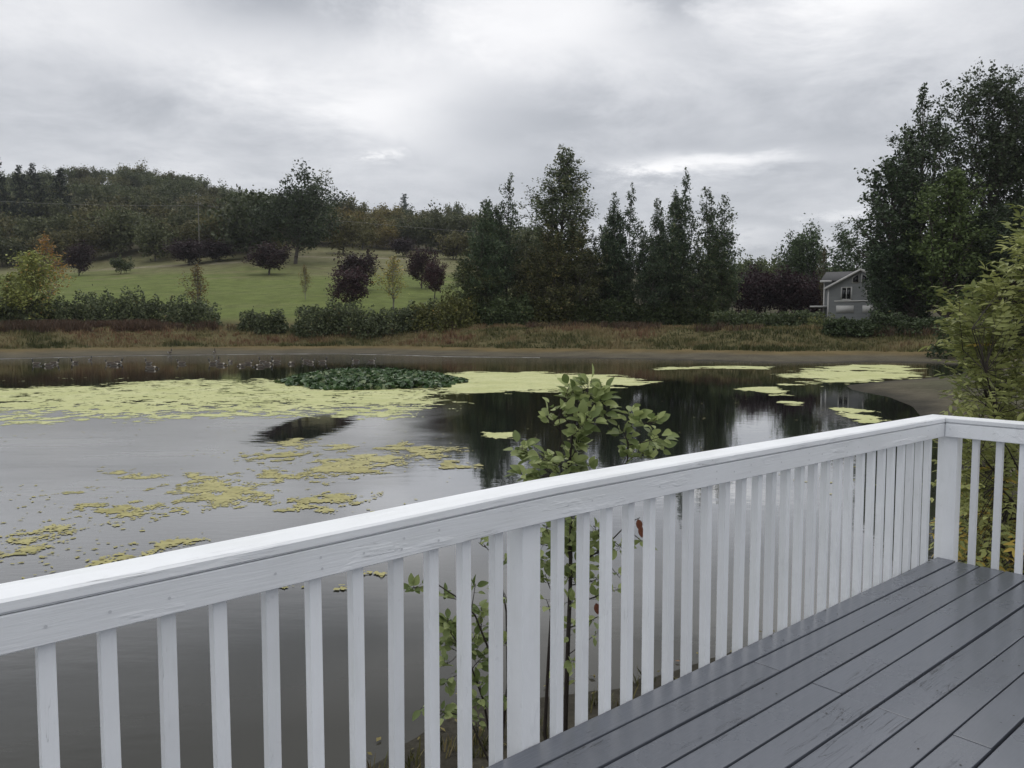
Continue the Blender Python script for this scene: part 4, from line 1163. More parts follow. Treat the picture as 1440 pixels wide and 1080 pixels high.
def goose_wing():
    A = []
    n = 8; m = 7
    for i in range(m):
        t = i / (m - 1); x = .20 - .62 * t; hw = .075 * math.sin(math.pi * (.12 + .84 * t)) + .004; z = .15 + .02 * math.sin(math.pi * t)
        for j in range(n):
            an = 2 * math.pi * j / n
            A.append((x, .115 + .028 * math.cos(an) - .05 * t, z + hw * math.sin(an)))
    F = [(i * n + j, i * n + (j + 1) % n, (i + 1) * n + (j + 1) % n, (i + 1) * n + j) for i in range(m - 1) for j in range(n)]
    return mesh_np('wing', A, F, M['goose_body'], smooth=True)


def goose_leg():
    A = Acc(); A.tube([(0, 0, .03), (.01, 0, -.06), (-.005, 0, -.145)], [.018, .011, .010], 6)
    A.add([(-.02, -.008, -.145), (.075, -.045, -.148), (.09, 0, -.148), (.075, .045, -.148), (-.02, .008, -.145), (.03, 0, -.128)], [(0, 1, 2, 5), (5, 2, 3, 4)])
    return A.mesh('leg', M['goose_black'])


GM = {k: goose_mesh(k) for k in ('alert', 'resting', 'feeding')}
WM, LM = goose_wing(), goose_leg()
FLOCK = [  # x, row of the waterline, facing (degrees), pose, standing, label
    (51, 513, 175, 'alert', 0, 'first goose of the flock from the picture’s left, swimming left'),
    (68, 515, 200, 'feeding', 0, 'feeding goose in front of an upright one, second spot from the left'),
    (77, 512, 10, 'alert', 0, 'upright goose just behind the feeding one near the left'),
    (105, 511, 250, 'alert', 0, 'lone goose facing the camera, between the left pair and the shore one'),
    (127, 507, 95, 'alert', 0, 'goose with raised neck and turned back, close to the mud at the left'),
    (154, 512, 190, 'resting', 0, 'left goose of the trio left of the standing birds'),
    (161, 514, 20, 'feeding', 0, 'middle goose of the trio, head down'),
    (167, 511, 5, 'alert', 0, 'right goose of the trio, neck up'),
    (206, 502, 80, 'alert', 1, 'goose standing on the mud edge, left of the two standing ones'),
    (209, 512, 160, 'alert', 0, 'goose swimming right below the left standing one'),
    (213, 519, 20, 'feeding', 0, 'nearest goose of the whole flock, head down'),
    (255, 512, 185, 'resting', 0, 'low lying goose below the right standing one'),
    (263, 502, 100, 'alert', 1, 'goose standing on the mud edge, right of the two standing ones'),
    (299, 512, 180, 'alert', 0, 'left goose of the tight cluster in the flock’s middle'),
    (306, 509, 90, 'alert', 0, 'rear goose of the tight cluster, neck up'),
    (311, 514, 0, 'feeding', 0, 'front goose of the tight cluster, head down'),
    (324, 510, 260, 'resting', 0, 'single goose right of the tight cluster'),
    (340, 515, 240, 'feeding', 0, 'round backed feeding goose, left of a broadside one'),
    (350, 512, 10, 'resting', 0, 'broadside goose swimming right, near the feeding one'),
    (365, 516, 220, 'feeding', 0, 'feeding goose in front of two swimming ones'),
    (369, 510, 170, 'alert', 0, 'left rear goose behind the feeding one'),
    (376, 513, 15, 'resting', 0, 'right rear goose behind the feeding one'),
    (388, 510, 195, 'alert', 0, 'plump goose between the feeding group and the next pair'),
    (410, 512, 250, 'feeding', 0, 'goose with its head in the water, left of the last pair'),
    (430, 509, 175, 'resting', 0, 'left goose of the last pair'),
    (437, 511, 5, 'resting', 0, 'right goose of the last pair'),
    (454, 510, 30, 'alert', 0, 'goose just right of the last pair'),
    (500, 509, 185, 'resting', 0, 'second goose from the flock’s right end, far above the lily bed'),
    (523, 509, 5, 'resting', 0, 'last goose at the flock’s right end'),
]
for x, row, ang, pose, stand, lab in FLOCK:
    p = at_z(x, row, 0); s = pond_distance([p[:2]])[0]
    if not stand and s > -.3:
        while pond_distance([p[:2]])[0] > -.3: p[1] -= .3
    if stand:
        while pond_distance([p[:2]])[0] < .4: p[1] += .3
        p[2] = ground_z(p[0], p[1]) + .15
    sc_ = random.uniform(.76, .90)
    o = empty('goose', tuple(p), R(ang)); o.scale = (sc_,) * 3
    tag(o, lab, 'goose', 'geese by the far shore')
    link('body', GM[pose], o)
    for sg in (1, -1):
        wgo = link('wing', WM, o); wgo.scale = (1, sg, 1)
    if stand:
        for sg in (.06, -.06): link('leg', LM, o, (0, sg, .0))

# ------------------------------------------------------------------ the deck
DECK = 1.15
V1 = np.array((0.75781, 0.65247)); NN = np.array((-0.65247, 0.75781)); DANG = math.atan2(V1[1], V1[0])


def painted(name, base, rough, grain, cracks=0.0, scale=1.0, dirt=.0, coat=0.0, upright=False, crange=(.52, .62)):
    m, t, b = new_mat(name)
    tc = t.node('ShaderNodeTexCoord'); oi = t.node('ShaderNodeObjectInfo')
    off = t.node('ShaderNodeVectorMath', operation='ADD'); t.link(tc.outputs['Object'], off.inputs[0])
    sc3 = t.node('ShaderNodeVectorMath', operation='SCALE'); sc3.inputs[0].default_value = (37, 11, 5); t.link(oi.outputs['Random'], sc3.inputs['Scale'])
    t.link(sc3.outputs[0], off.inputs[1]); P = off.outputs[0]
    if upright: P = t.mapping(P, rot=(0, R(90), 0))
    fine = t.noise(t.mapping(P, scale=(3 * scale, 60 * scale, 60 * scale)), 1.6, 5, .6, .4)
    blot = t.noise(P, 3.2, 5, .6)
    c = t.mix(blot, tuple(x * .90 for x in base), tuple(min(1, x * 1.09) for x in base))
    rnd = t.ramp(oi.outputs['Random'], [(0, .89), (1, 1.08)])
    c = t.mix(1.0, c, rnd, 'MULTIPLY')
    h = t.math('MULTIPLY', fine, grain)
    if cracks:
        wv = t.noise(t.mapping(P, scale=(2.2, 34, 34)), 1.0, 3, .5, .8)
        where = t.ramp(t.noise(t.mapping(P, scale=(1.6, 5, 5), loc=(3, 8, 1)), 1.0, 3, .6), [(crange[0], 0.0), (crange[1], 1.0)])
        line = t.ramp(t.math('ABSOLUTE', t.math('SUBTRACT', wv, .5)), [(.0, 1.0), (.016 * cracks, 0.0)])
        ck = t.math('MULTIPLY', line, where)
        c = t.mix(t.math('MULTIPLY', ck, .85), c, (.018, .018, .020))
        h = t.math('SUBTRACT', h, t.math('MULTIPLY', ck, 1.2))
    if upright is not None and not coat:                 # raised, weathered grain shows through the paint here and there
        gm = t.ramp(t.noise(t.mapping(P, scale=(2.4, 9, 9), loc=(5, 2, 7)), 1.0, 4, .6), [(.57, 0.0), (.66, 1.0)])
        gl_ = t.noise(t.mapping(P, scale=(2.0, 75, 75), loc=(1, 4, 2)), 1.3, 3, .6, .6)
        h = t.math('ADD', h, t.math('MULTIPLY', t.math('MULTIPLY', gm, gl_), 1.8))
        st = t.ramp(t.noise(t.mapping(P, scale=(1.2, 6, 6), loc=(9, 1, 3)), 1.5, 5, .65), [(.50, 0.0), (.80, .35)])
        c = t.mix(st, c, tuple(x * k_ for x, k_ in zip(base, (.72, .74, .68))))
    if dirt:
        sp = t.ramp(t.noise(P, 28, 3, .5), [(.66, 0.0), (.72, 1.0)])
        big = t.ramp(t.noise(P, 2.3, 3, .6), [(.45, 0.0), (.75, 1.0)])
        c = t.mix(t.math('MULTIPLY', t.math('MULTIPLY', sp, big), dirt), c, tuple(x * .45 for x in base))
    t.link(c, b.inputs['Base Color'])
    t.link(t.math('MULTIPLY_ADD', blot, .16, rough - .08), b.inputs['Roughness']); setp(b, spec=.5)
    if coat: setp(b, coat=coat, coatr=.12)
    t.link(t.bump(h, .55, .004), b.inputs['Normal'])
    return m


M['white_paint'] = painted('white_paint', (.83, .855, .885), .42, .6, .30, dirt=.25, crange=(.58, .68))
M['white_upright'] = painted('white_paint_on_uprights', (.83, .855, .885), .42, .5, .25, dirt=.25, upright=True, crange=(.62, .72))
M['grey_paint'] = painted('grey_deck_paint', (.108, .119, .143), .29, .7, .9, dirt=.6, coat=.25, crange=(.56, .64))


def chamfer_box(lo, hi, c=.003):
    bm = bmesh.new(); bmesh.ops.create_cube(bm, size=1)
    lo, hi = np.array(lo), np.array(hi)
    for v in bm.verts: v.co = Vector((lo + hi) / 2 + np.array(v.co) * (hi - lo))
    bmesh.ops.bevel(bm, geom=bm.edges[:], offset=c, segments=2, profile=.6, affect='EDGES')
    return bm


def bm_obj(name, bm, mat, parent, loc=None):
    me = bpy.data.meshes.new(name); bm.to_mesh(me); bm.free(); me.materials.append(mat)
    return link(name, me, parent, loc)


def build_deck():
    root = empty('deck', (0, 0, DECK), DANG)
    tag(root, 'grey painted timber deck with glossy worn boards above the pond', 'deck')
    rg = np.random.default_rng(12)
    pitch = .1445; U1 = 5.62
    joints = {1: [3.19, -.6], 3: [3.185, .2], 5: [3.18], 7: [3.177], 0: [.9], 2: [1.2, 5.0 - 9], 4: [.7], 6: [.9], 8: [1.4]}
    for k in range(27):
        wtop = 2.1215 - k * pitch; gap = .0085 + .004 * rg.random()
        if k in (0, 4): gap += .003
        js = sorted(set([j for j in joints.get(k, [(3.18 if k % 2 else 1.1)]) if -2 < j < U1]))
        cuts = [-2.4] + js + [U1 + rg.uniform(-.004, .006)]
        edge = wtop - gap / 2 if k else 2.097
        for a, b in zip(cuts[:-1], cuts[1:]):
            dz = rg.uniform(-.0015, .0015)
            bm = chamfer_box((a + .0015, wtop - pitch + gap / 2, -.038 + dz), (b - .0015, edge, dz), .004)
            bmesh.ops.subdivide_edges(bm, edges=[e for e in bm.edges if abs(e.verts[0].co.x - e.verts[1].co.x) > .5], cuts=int((b - a) / .35) + 1)
            ph = rg.uniform(0, 6)
            for v in bm.verts:                           # boards are never quite straight
                v.co.y += (.0016 * math.sin(v.co.x * 1.7 + ph) + .0008 * math.sin(v.co.x * 5.1 + ph * 2)) * (k > 0)
                v.co.z += .0012 * math.sin(v.co.x * 1.1 + ph * 1.7)
            bm_obj('deck_board', bm, M['grey_paint'], root)
    # framing below
    bm_obj('rim_joist', chamfer_box((-2.4, 2.055, -.24), (U1 - .04, 2.093, -.041)), M['grey_paint'], root)
    bm_obj('rim_joist', chamfer_box((U1 - .04, -1.75, -.24), (U1 - .003, 2.093, -.041)), M['grey_paint'], root)
    for q in range(14):
        x = -2.0 + q * .55
        bm_obj('joist', chamfer_box((x, -1.75, -.23), (x + .038, 2.05, -.0415)), M['dark_under'], root)
    for ux in (-2, .2, 2.6, 5.3):
        for wy in (-1.2, 1.7):
            P = V1 * ux + NN * wy; g = ground_z(P[0], P[1]) - DECK
            bm_obj('support_post', chamfer_box((ux + .045, wy, g - .3), (ux + .135, wy + .09, -.0420)), M['dark_under'], root)
    # nail heads, two to a board over the joists
    A = Acc()
    for k in range(12):
        for q in range(14):
            for f in (.28, .74):
                if rg.random() > .35: continue
                x = -2.0 + q * .55 + .019; y = 2.1215 - (k + f) * pitch
                an = np.linspace(0, 2 * math.pi, 8, endpoint=False); c = np.stack((x + .004 * np.cos(an), y + .004 * np.sin(an), np.full(8, .0022)), 1)
                A.add(c, [(0, 1, 2, 3), (0, 3, 4, 7), (4, 5, 6, 7)])
    o = link('nail_head', A.mesh('nail_head', M['dark_under']), root); o['kind'] = 'stuff'
    return root


build_deck()

CAP_U = [-2.4, -.6, .25, 1.07, 1.91, 2.85, 4.2, 5.585]
CAP_H = [.900, .900, .903, .917, .937, .937, .931, .924]


def cap_height(u): return float(np.interp(u, CAP_U, CAP_H))


def bent_strip(us, hs, w0, w1, th, mitre=0, c=.006, flip=False):
    """a board that follows the sagging rail line, with rounded arrises; cross-section in (w, h)"""
    prof = [(w0 + c, 0), (w1 - c, 0), (w1, c), (w1, th - c), (w1 - c, th), (w0 + c, th), (w0, th - c), (w0, c)]
    us = np.asarray(us, float); bm = bmesh.new(); rings = []
    for i, (u, h) in enumerate(zip(us, hs)):
        ring = []
        for (a, b) in prof:
            uu = u + (a - w0) * mitre if i == len(us) - 1 else u
            ring.append(bm.verts.new((uu, a, h + b)))
        rings.append(ring)
    for r0, r1 in zip(rings[:-1], rings[1:]):
        for j in range(8): bm.faces.new((r0[j], r1[j], r1[(j + 1) % 8], r0[(j + 1) % 8]))
    bm.faces.new(rings[0]); bm.faces.new(rings[-1][::-1])
    bmesh.ops.recalc_face_normals(bm, faces=bm.faces)
    return bm


M['nail'] = plain('painted_nail', (.60, .62, .65), .5, .3, 30)


def build_railings():
    WIN = 2.065; UIN = 5.585; CW = .142; TH = .036
    us = np.linspace(-2.4, UIN, 30); hs = [cap_height(u) for u in us]
    r = empty('railing', (0, 0, DECK), DANG)
    tag(r, 'long white painted railing crossing the picture along the pond side of the deck', 'railing')
    bm_obj('cap_rail', bent_strip(us, hs, WIN, WIN + CW, TH, mitre=1, c=.007), M['white_paint'], r)
    bm_obj('rail_board', bent_strip(np.linspace(-2.4, UIN + .004, 30), [cap_height(u) - .0935 for u in np.linspace(-2.4, UIN + .004, 30)], WIN + .004, WIN + .034, .091, mitre=1, c=.003), M['white_paint'], r)
    z0 = -.235
    bal = chamfer_box((-.038, 0, z0), (0, .038, .872), .003); bme = bpy.data.meshes.new('baluster'); bal.to_mesh(bme); bal.free(); bme.materials.append(M['white_upright'])
    rg = np.random.default_rng(3)
    uset = [1.768 - .1402 * k for k in range(29)] + [2.07 + .1362 * k for k in range(26)]
    for u in uset:
        if u > 5.55: continue
        link('baluster', bme, r, (u + rg.uniform(-.002, .002), 2.1000, rg.uniform(-.006, .004)), (R(rg.uniform(-.15, .15)), R(rg.uniform(-.25, .25)), 0))
    for u0, top in ((1.859, cap_height(1.9) - .003), (-1.35, .896)):
        P = V1 * u0 + NN * 2.15; g = ground_z(P[0], P[1]) - DECK
        bm_obj('post', chamfer_box((u0, 2.1005, g - .3), (u0 + .089, 2.1895, top), .004), M['white_upright'], r)
    P = V1 * 5.7 + NN * 2.05; g = ground_z(P[0], P[1]) - DECK
    bm_obj('post', chamfer_box((5.6255, 2.000, g - .3), (5.7145, 2.1225, .920), .004), M['white_upright'], r)

    nh = Acc()                                             # paint-filled nail heads where the balusters are fixed
    for u in uset[2:]:
        if not .2 < u < 5.5 or rg.random() < .35: continue
        for dz in ((.028, .062) if rg.random() < .5 else (.045,)):
            an = np.linspace(0, 2 * math.pi, 8, endpoint=False); cu = u - .019 + rg.normal() * .004; cz = cap_height(cu) - .0935 + dz
            ring = np.stack((cu + .0042 * np.cos(an), np.full(8, WIN + .0028), cz + .0042 * np.sin(an)), 1)
            nh.add(ring, [(0, 1, 2, 3), (0, 3, 4, 7), (4, 5, 6, 7)])
    o = link('nail_head', nh.mesh('nail_head', M['nail']), r); o['kind'] = 'stuff'

    # short side: same frame turned a quarter, running away from the corner towards the camera's right
    r2 = empty('railing', (0, 0, DECK), DANG)
    tag(r2, 'short white railing at the right, meeting the long one at the corner', 'railing')

    def turned(bm):                                      # (u, w) of a strip along its own axis -> along -w
        for v in bm.verts:
            a, b, c = v.co; v.co = Vector((UIN + (b - WIN), WIN - (a - UIN), c))
        bmesh.ops.recalc_face_normals(bm, faces=bm.faces)
        return bm
    L = 3.6
    us2 = np.linspace(UIN + L, UIN + .0025, 12); hs2 = np.linspace(.917, .9245, 12)
    bm_obj('cap_rail', turned(bent_strip(us2, hs2, WIN, WIN + CW, TH, mitre=-1, c=.007)), M['white_paint'], r2)
    us3 = np.linspace(UIN + L, UIN + .001, 12)
    bm_obj('rail_board', turned(bent_strip(us3, hs2 - .0935, WIN + .004, WIN + .034, .091, mitre=-1, c=.003)), M['white_paint'], r2)
    for k in range(25):
        o = link('baluster', bme, r2, (5.6235 + .038, 1.872 - .136 * k + rg.uniform(-.002, .002), rg.uniform(-.006, .0)), (0, R(rg.uniform(-.2, .2)), 0))
    P = V1 * 5.66 + NN * (-1.5); g = ground_z(P[0], P[1]) - DECK
    bm_obj('post', chamfer_box((5.6255, -1.55, g - .3), (5.7145, -1.461, .913), .004), M['white_upright'], r2)


build_railings()

# ------------------------------------------------------------------ plants beside the deck


def leaf_mesh(name, mat, tint, L=1.0, W=.55, fold=.18, curl=.12):
    """one leaf of unit length along +x with a folded midrib and a drooping tip"""
    n = 7; V = []; F = []
    for i in range(n):
        t = i / (n - 1); hw = W * .5 * math.sin(math.pi * t ** .85) ** .8 if 0 < i < n - 1 else .012
        z = -curl * t * t
        V += [(t * L, -hw, z + hw * fold * 2), (t * L, 0, z), (t * L, hw, z + hw * fold * 2)]
    for i in range(n - 1):
        a = i * 3; b = a + 3
        F += [(a, b, b + 1, a + 1), (a + 1, b + 1, b + 2, a + 2)]
    return mesh_np(name, V, F, mat, tint=np.full(len(F), tint), smooth=True)


LEAF_F = [leaf_mesh('leaf', M['leaf_fresh'], t, W=wd, curl=c) for t, wd, c in ((.1, .58, .1), (.3, .62, .2), (.5, .55, .05), (.7, .6, .15), (.95, .58, .12))]
M['leaf_brown'] = plain('brown_leaf', (.16, .055, .028), .6, .3, 5)
LEAF_BROWN = leaf_mesh('leaf', M['leaf_brown'], .5, W=.6)


def orient(d, up):
    d = Vector(d).normalized(); s = Vector(up).cross(d)
    if s.length < 1e-4: s = Vector((0, 1, 0)).cross(d)
    s.normalize(); u = d.cross(s)
    return Matrix((d, s, u)).transposed()


def put_leaf(parent, org, p, d, size, up, meshes, rg, brown=False):
    me = LEAF_BROWN if brown else meshes[int(rg.integers(len(meshes)))]
    o = link('leaf', me, parent)
    o.matrix_local = Matrix.Translation(Vector(p - org)) @ orient(d, up).to_4x4() @ Matrix.Scale(size, 4)
    return o


def sapling(name, label, base, stems, clusters, leafsize, rg, cat='plant', meshes=LEAF_F):
    """stems: polylines of (x, row, Y, radius); clusters: (x, row, Y, leaves, spread px)"""
    root = empty(name, tuple(base)); tag(root, label, cat)
    allp = []
    for st in stems:
        pts = np.array([at_y(x, y, Y) if y is not None else base for x, y, Y, r in st]); rad = [r for *_, r in st]
        A = Acc(); A.tube(pts - base, rad, 6); link('stem', A.mesh('stem', M['stem'], smooth=True), root); allp += list(pts)
        for a, b in zip(pts[:-1], pts[1:]):
            for f in np.linspace(0, 1, 6)[1:-1]: allp.append(a + (b - a) * f)
    allp = np.array(allp)
    tw = Acc(); spec = []
    for x, y, Y, n, spread in clusters:
        n = int(round(n * 2.0))
        Yc = Y + rg.uniform(-.12, .12); c = at_y(x, y, Yc); rad = spread / FPX * Yc
        near = allp[np.argmin(np.linalg.norm(allp - c - np.array((0, 0, -rad * .8)), axis=1))]
        ax = unit((c - near) + np.array((0, 0, .02)))
        end = c + ax * rad * .55
        tw.tube(np.array([near, (near * .4 + c * .6) + rg.normal(size=3) * .006, end]) - base, [.0035, .0026, .0014], 4)
        for q in range(n):
            f = (q + .5) / n; p = near + (end - near) * (.35 + .65 * f) if np.linalg.norm(c - near) < 2.5 * rad else c + (end - c) * (2 * f - 1)
            p = p + rg.normal(size=3) * rad * .12
            side = unit(rg.normal(size=3) * np.array((1, 1, .5)) + np.array((0, -.15, .1)))
            d = unit(side + ax * .35)
            stalk = p + d * rad * rg.uniform(.15, .6)
            tw.tube(np.array([p, stalk]) - base, [.0012, .0009], 3)
            spec.append((stalk, d, leafsize * rg.uniform(.55, 1.2), unit(np.array((0, -.65, .9)) + rg.normal(size=3) * .5), int(rg.integers(len(meshes)))))
    solo = set(rg.permutation(len(spec))[:285].tolist()); Vs, Fs, Ts, nb = [], [], [], 0
    for i, (p, d, L, up, mi) in enumerate(spec):
        if i in solo:
            put_leaf(root, base, p, d, L, up, [meshes[mi]], rg)
        else:
            me = meshes[mi]; cv = np.array([v.co[:] for v in me.vertices]); fv = np.array([list(q.vertices) for q in me.polygons])
            Vs.append((cv * L) @ np.array(orient(d, up)).T + p - base); Fs.append(fv + nb); nb += len(cv); Ts.append(np.full(len(fv), rg.random()))
    if Vs:
        link('foliage', mesh_np('foliage', np.concatenate(Vs), np.concatenate(Fs), M['leaf_fresh'], tint=np.concatenate(Ts), smooth=True), root)['kind'] = 'stuff'
    link('twig', tw.mesh('twig', M['stem']), root)['kind'] = 'stuff'
    return root


rgp = np.random.default_rng(21)
bx, by = at_y(793, 1023, 4.05)[:2]; base = np.array((bx, by, ground_z(bx, by) - .05))
SY = 4.0
sap = sapling('sapling', 'leafy green sapling rising behind the long railing beside the middle post', base,
              [[(793, None, 4.05, .016), (795, 1017, 4.05, .014), (799, 897, 4.0, .012), (802, 823, 4.0, .011), (803, 740, 4.0, .010), (800, 660, 4.0, .008), (806, 600, 4.0, .006), (824, 556, 4.0, .003)],
               [(766, None, 4.1, .012), (766, 1033, 4.1, .011), (771, 930, 4.1, .009), (776, 850, 4.1, .008), (776, 760, 4.1, .007), (781, 670, 4.1, .006), (789, 620, 4.1, .004), (786, 585, 4.1, .002)],
               [(803, 740, 4.0, .007), (840, 700, 4.0, .006), (882, 650, 4.0, .005), (884, 610, 4.0, .004), (892, 585, 4.0, .002)],
               [(812, 585, 4.0, .003), (845, 584, 4.0, .0025), (862, 612, 4.0, .002)],
               [(803, 800, 4.0, .005), (850, 770, 4.0, .004), (884, 735, 4.0, .003), (900, 728, 4.0, .002)]],
              [(x, y, SY, n, s) for x, y, n, s in (
                  (825, 549, 15, 22), (797, 553, 5, 16), (849, 553, 8, 17), (805, 556, 8, 20), (836, 568, 11, 22), (852, 580, 7, 16), (826, 592, 9, 22), (815, 604, 10, 22), (786, 580, 8, 18), (774, 594, 6, 16),
                  (810, 628, 13, 24), (738, 633, 8, 20), (750, 648, 9, 20), (737, 668, 6, 18), (771, 648, 10, 22), (800, 655, 11, 22), (828, 655, 5, 15), (786, 665, 7, 18), (762, 668, 7, 18),
                  (890, 592, 9, 20), (914, 596, 8, 20), (878, 612, 8, 18), (923, 617, 6, 18), (897, 638, 11, 22), (925, 632, 6, 16), (880, 645, 6, 18),
                  (769, 768, 10, 18), (770, 748, 8, 18), (803, 740, 12, 20), (800, 772, 10, 18), (838, 746, 10, 18), (838, 782, 8, 16), (869, 770, 6, 15), (903, 762, 3, 10), (803, 815, 10, 18), (838, 816, 8, 16), (787, 755, 8, 18), (820, 765, 8, 18), (770, 790, 7, 16), (820, 800, 6, 16),
                  (867, 808, 2, 12), (866, 830, 2, 10), (803, 848, 6, 16), (836, 841, 3, 12), (837, 869, 2, 12), (837, 893, 2, 12), (802, 884, 5, 16), (806, 929, 3, 14), (769, 815, 5, 15), (770, 850, 3, 14), (790, 960, 3, 14))],
              .069, rgp)
for x, y in ((897, 730), (900, 740), (838, 848)):
    p = at_y(x, y, 4.0); put_leaf(sap, base, p, np.array((.2, -.2, -1.0)), .06, np.array((.2, -1, .2)), LEAF_F, rgp, brown=True)

LEAF_S = [leaf_mesh('leaf', M['leaf_fresh'], t, W=wd, curl=c) for t, wd, c in ((.0, .5, .1), (.25, .62, .2), (.6, .6, .15))]
bx, by = at_y(700, 1050, 4.5)[:2]; base2 = np.array((bx, by, ground_z(bx, by) - .04))
sapling('low_shrub', 'low straggling green shrub seen through the balusters left of the middle post', base2,
        [[(704, None, 4.5, .010), (706, 1000, 4.5, .009), (690, 920, 4.45, .007), (668, 865, 4.4, .005), (640, 838, 4.35, .004), (600, 812, 4.3, .003)],
         [(700, None, 4.5, .009), (680, 985, 4.5, .007), (660, 930, 4.5, .005), (634, 890, 4.45, .003)],
         [(708, None, 4.5, .010), (714, 960, 4.5, .008), (712, 860, 4.5, .006), (700, 790, 4.5, .004), (680, 765, 4.5, .002)],
         [(700, None, 4.5, .008), (660, 1010, 4.5, .005), (625, 1000, 4.5, .004), (592, 998, 4.5, .002)]],
        [(x, y, 4.45, n, s) for x, y, n, s in (
            (582, 826, 7, 16), (624, 837, 4, 12), (668, 827, 3, 12), (677, 767, 3, 12), (631, 878, 12, 14), (634, 896, 10, 14), (677, 865, 9, 18), (674, 886, 9, 18), (672, 911, 9, 18), (631, 910, 4, 14), (628, 934, 4, 14),
            (631, 955, 5, 14), (674, 930, 7, 18), (674, 964, 7, 18), (674, 988, 7, 18), (675, 1013, 4, 15), (621, 1006, 6, 16), (592, 998, 2, 8), (711, 840, 6, 14), (711, 905, 6, 14), (711, 980, 5, 14), (650, 1000, 4, 14), (706, 790, 4, 12))],
        .070, rgp, 'shrub', LEAF_S)


# the big ash bush at the right
def ash_bush():
    rg = np.random.default_rng(77)
    bx, by = 5.55, 8.3
    base = np.array((bx, by, ground_z(bx, by) - .05))
    root = empty('ash_bush', tuple(base)); tag(root, 'tall leafy bush turning yellow, at the right behind the short railing', 'bush')
    edge_y = [280, 305, 325, 338, 352, 376, 394, 412, 432, 470, 500, 545, 580, 620, 680, 760, 830, 900]
    edge_x = [1490, 1472, 1462, 1444, 1430, 1438, 1424, 1384, 1358, 1350, 1352, 1350, 1364, 1352, 1345, 1348, 1352, 1358]
    wood = Acc(); tips = []
    # main canes fan out from the base
    for k in range(26):
        row = rg.uniform(300, 760); ex = np.interp(row, edge_y, edge_x) + abs(rg.normal()) * 75 + 8
        Y = 8.2 + rg.normal() * .75 - .25; e = at_y(ex, row, Y)
        b = base + np.append(rg.normal(size=2) * .25, 0)
        mid = (b + e) / 2 + np.array((rg.normal() * .15 + .25, rg.normal() * .2, .25))
        t = np.linspace(0, 1, 7)[:, None]; pts = (1 - t) ** 2 * b + 2 * t * (1 - t) * mid + t * t * e
        wood.tube(pts - base, np.linspace(.018, .004, 7), 5)
        tips.append(pts)
    link('stem', wood.mesh('stem', M['stem'], smooth=True), root)
    allp = np.concatenate(tips)
    # compound leaves: a stalk with pairs of leaflets
    spec = []
    tw = Acc()

    def spray(p, d, L, tone, pairs=4):
        d = unit(d); drop = np.array((0, 0, -.10))
        pts = np.array([p, p + d * L * .5 + drop * L * .1, p + d * L + drop * L * .8])
        tw.tube(pts - base, [.0022, .0016, .0009], 3)
        sd = unit(np.cross(d, np.array((0, 0, 1.0)))); up = unit(np.cross(sd, d) + rg.normal(size=3) * .25)
        for q in range(pairs):
            f = .32 + .62 * q / max(1, pairs - 1); c = (1 - f) ** 2 * pts[0] + 2 * f * (1 - f) * pts[1] + f * f * pts[2]
            for sg in (-1, 1):
                spec.append((c, unit(d * .55 + sd * sg + rg.normal(size=3) * .16 + drop), rg.uniform(.06, .098), up, tone))
        spec.append((pts[2], unit(d + drop), rg.uniform(.075, .11), up, tone))
    n = 0
    while n < 1500:
        row = rg.uniform(290, 880) if n > 60 else rg.uniform(275, 500); ed = np.interp(row, edge_y, edge_x)
        x = ed + abs(rg.normal()) * 62 + rg.uniform(2, 14); Y = 8.0 + rg.normal() * .7
        if Y < 6.9: continue
        c = at_y(x, row, Y)
        if c[2] < base[2] + .15: continue
        near = allp[np.argmin(np.linalg.norm(allp - c, axis=1))]
        if np.linalg.norm(near - c) > .9: continue
        d = unit((c - near) * np.array((1, 1, .6)) + rg.normal(size=3) * .25 + np.array((-.15, -.1, .15)))
        tw.tube(np.array([near, (near + c) / 2 + rg.normal(size=3) * .02, c]) - base, [.004, .003, .002], 3)
        low = smooth(np.array([row]), 600, 760)[0]
        tone = np.clip(rg.beta(2, 2.4) * .86 + .62 * low * rg.random() + (.25 if rg.random() < .06 else 0), 0, 1)
        spray(c, d, rg.uniform(.22, .34), tone, int(rg.integers(3, 5)))
        n += 1
    # the silvery sprig that stands clear at the left
    s0 = at_y(1354, 492, 7.6); s1 = at_y(1350, 452, 7.6); s2 = at_y(1348, 408, 7.6); b0 = allp[np.argmin(np.linalg.norm(allp - s0, axis=1))]
    tw.tube(np.array([b0, s0, s1, s2]) - base, [.006, .005, .004, .002], 4)
    for f in np.linspace(.1, 1, 9):
        c = s0 + (s2 - s0) * f
        for sg in (-1, 1): spray(c, np.array((sg * 1.0, -.2 + rg.normal() * .3, .45 + rg.normal() * .15)), .16 + .05 * rg.random(), .28, 3)
    link('twig', tw.mesh('twig', M['stem']), root)['kind'] = 'stuff'
    # the leaves that show largest are leaves of their own, the rest one mass
    tones = [.05, .25, .45, .65, .80, .97]; protos = [leaf_mesh('leaf', M['leaf_bush'], t, W=.40, curl=.14) for t in tones]
    C = np.array([q[0] for q in spec]); den = C[:, 1] * _c - (C[:, 2] - EYE) * _s
    px = 720 + FPX * C[:, 0] / den
    score = C[:, 1] + np.where(px < 1436, 0, 50) + np.abs(px - np.interp(540 - FPX * ((C[:, 1] * _s + (C[:, 2] - EYE) * _c) / den), edge_y, edge_x)) * .012
    order = np.argsort(score); solo = set(order[:290].tolist())
    Vs, Fs, Ts, nb = [], [], [], 0
    cv = np.array([v.co[:] for v in protos[0].vertices]); fv = np.array([list(p.vertices) for p in protos[0].polygons])
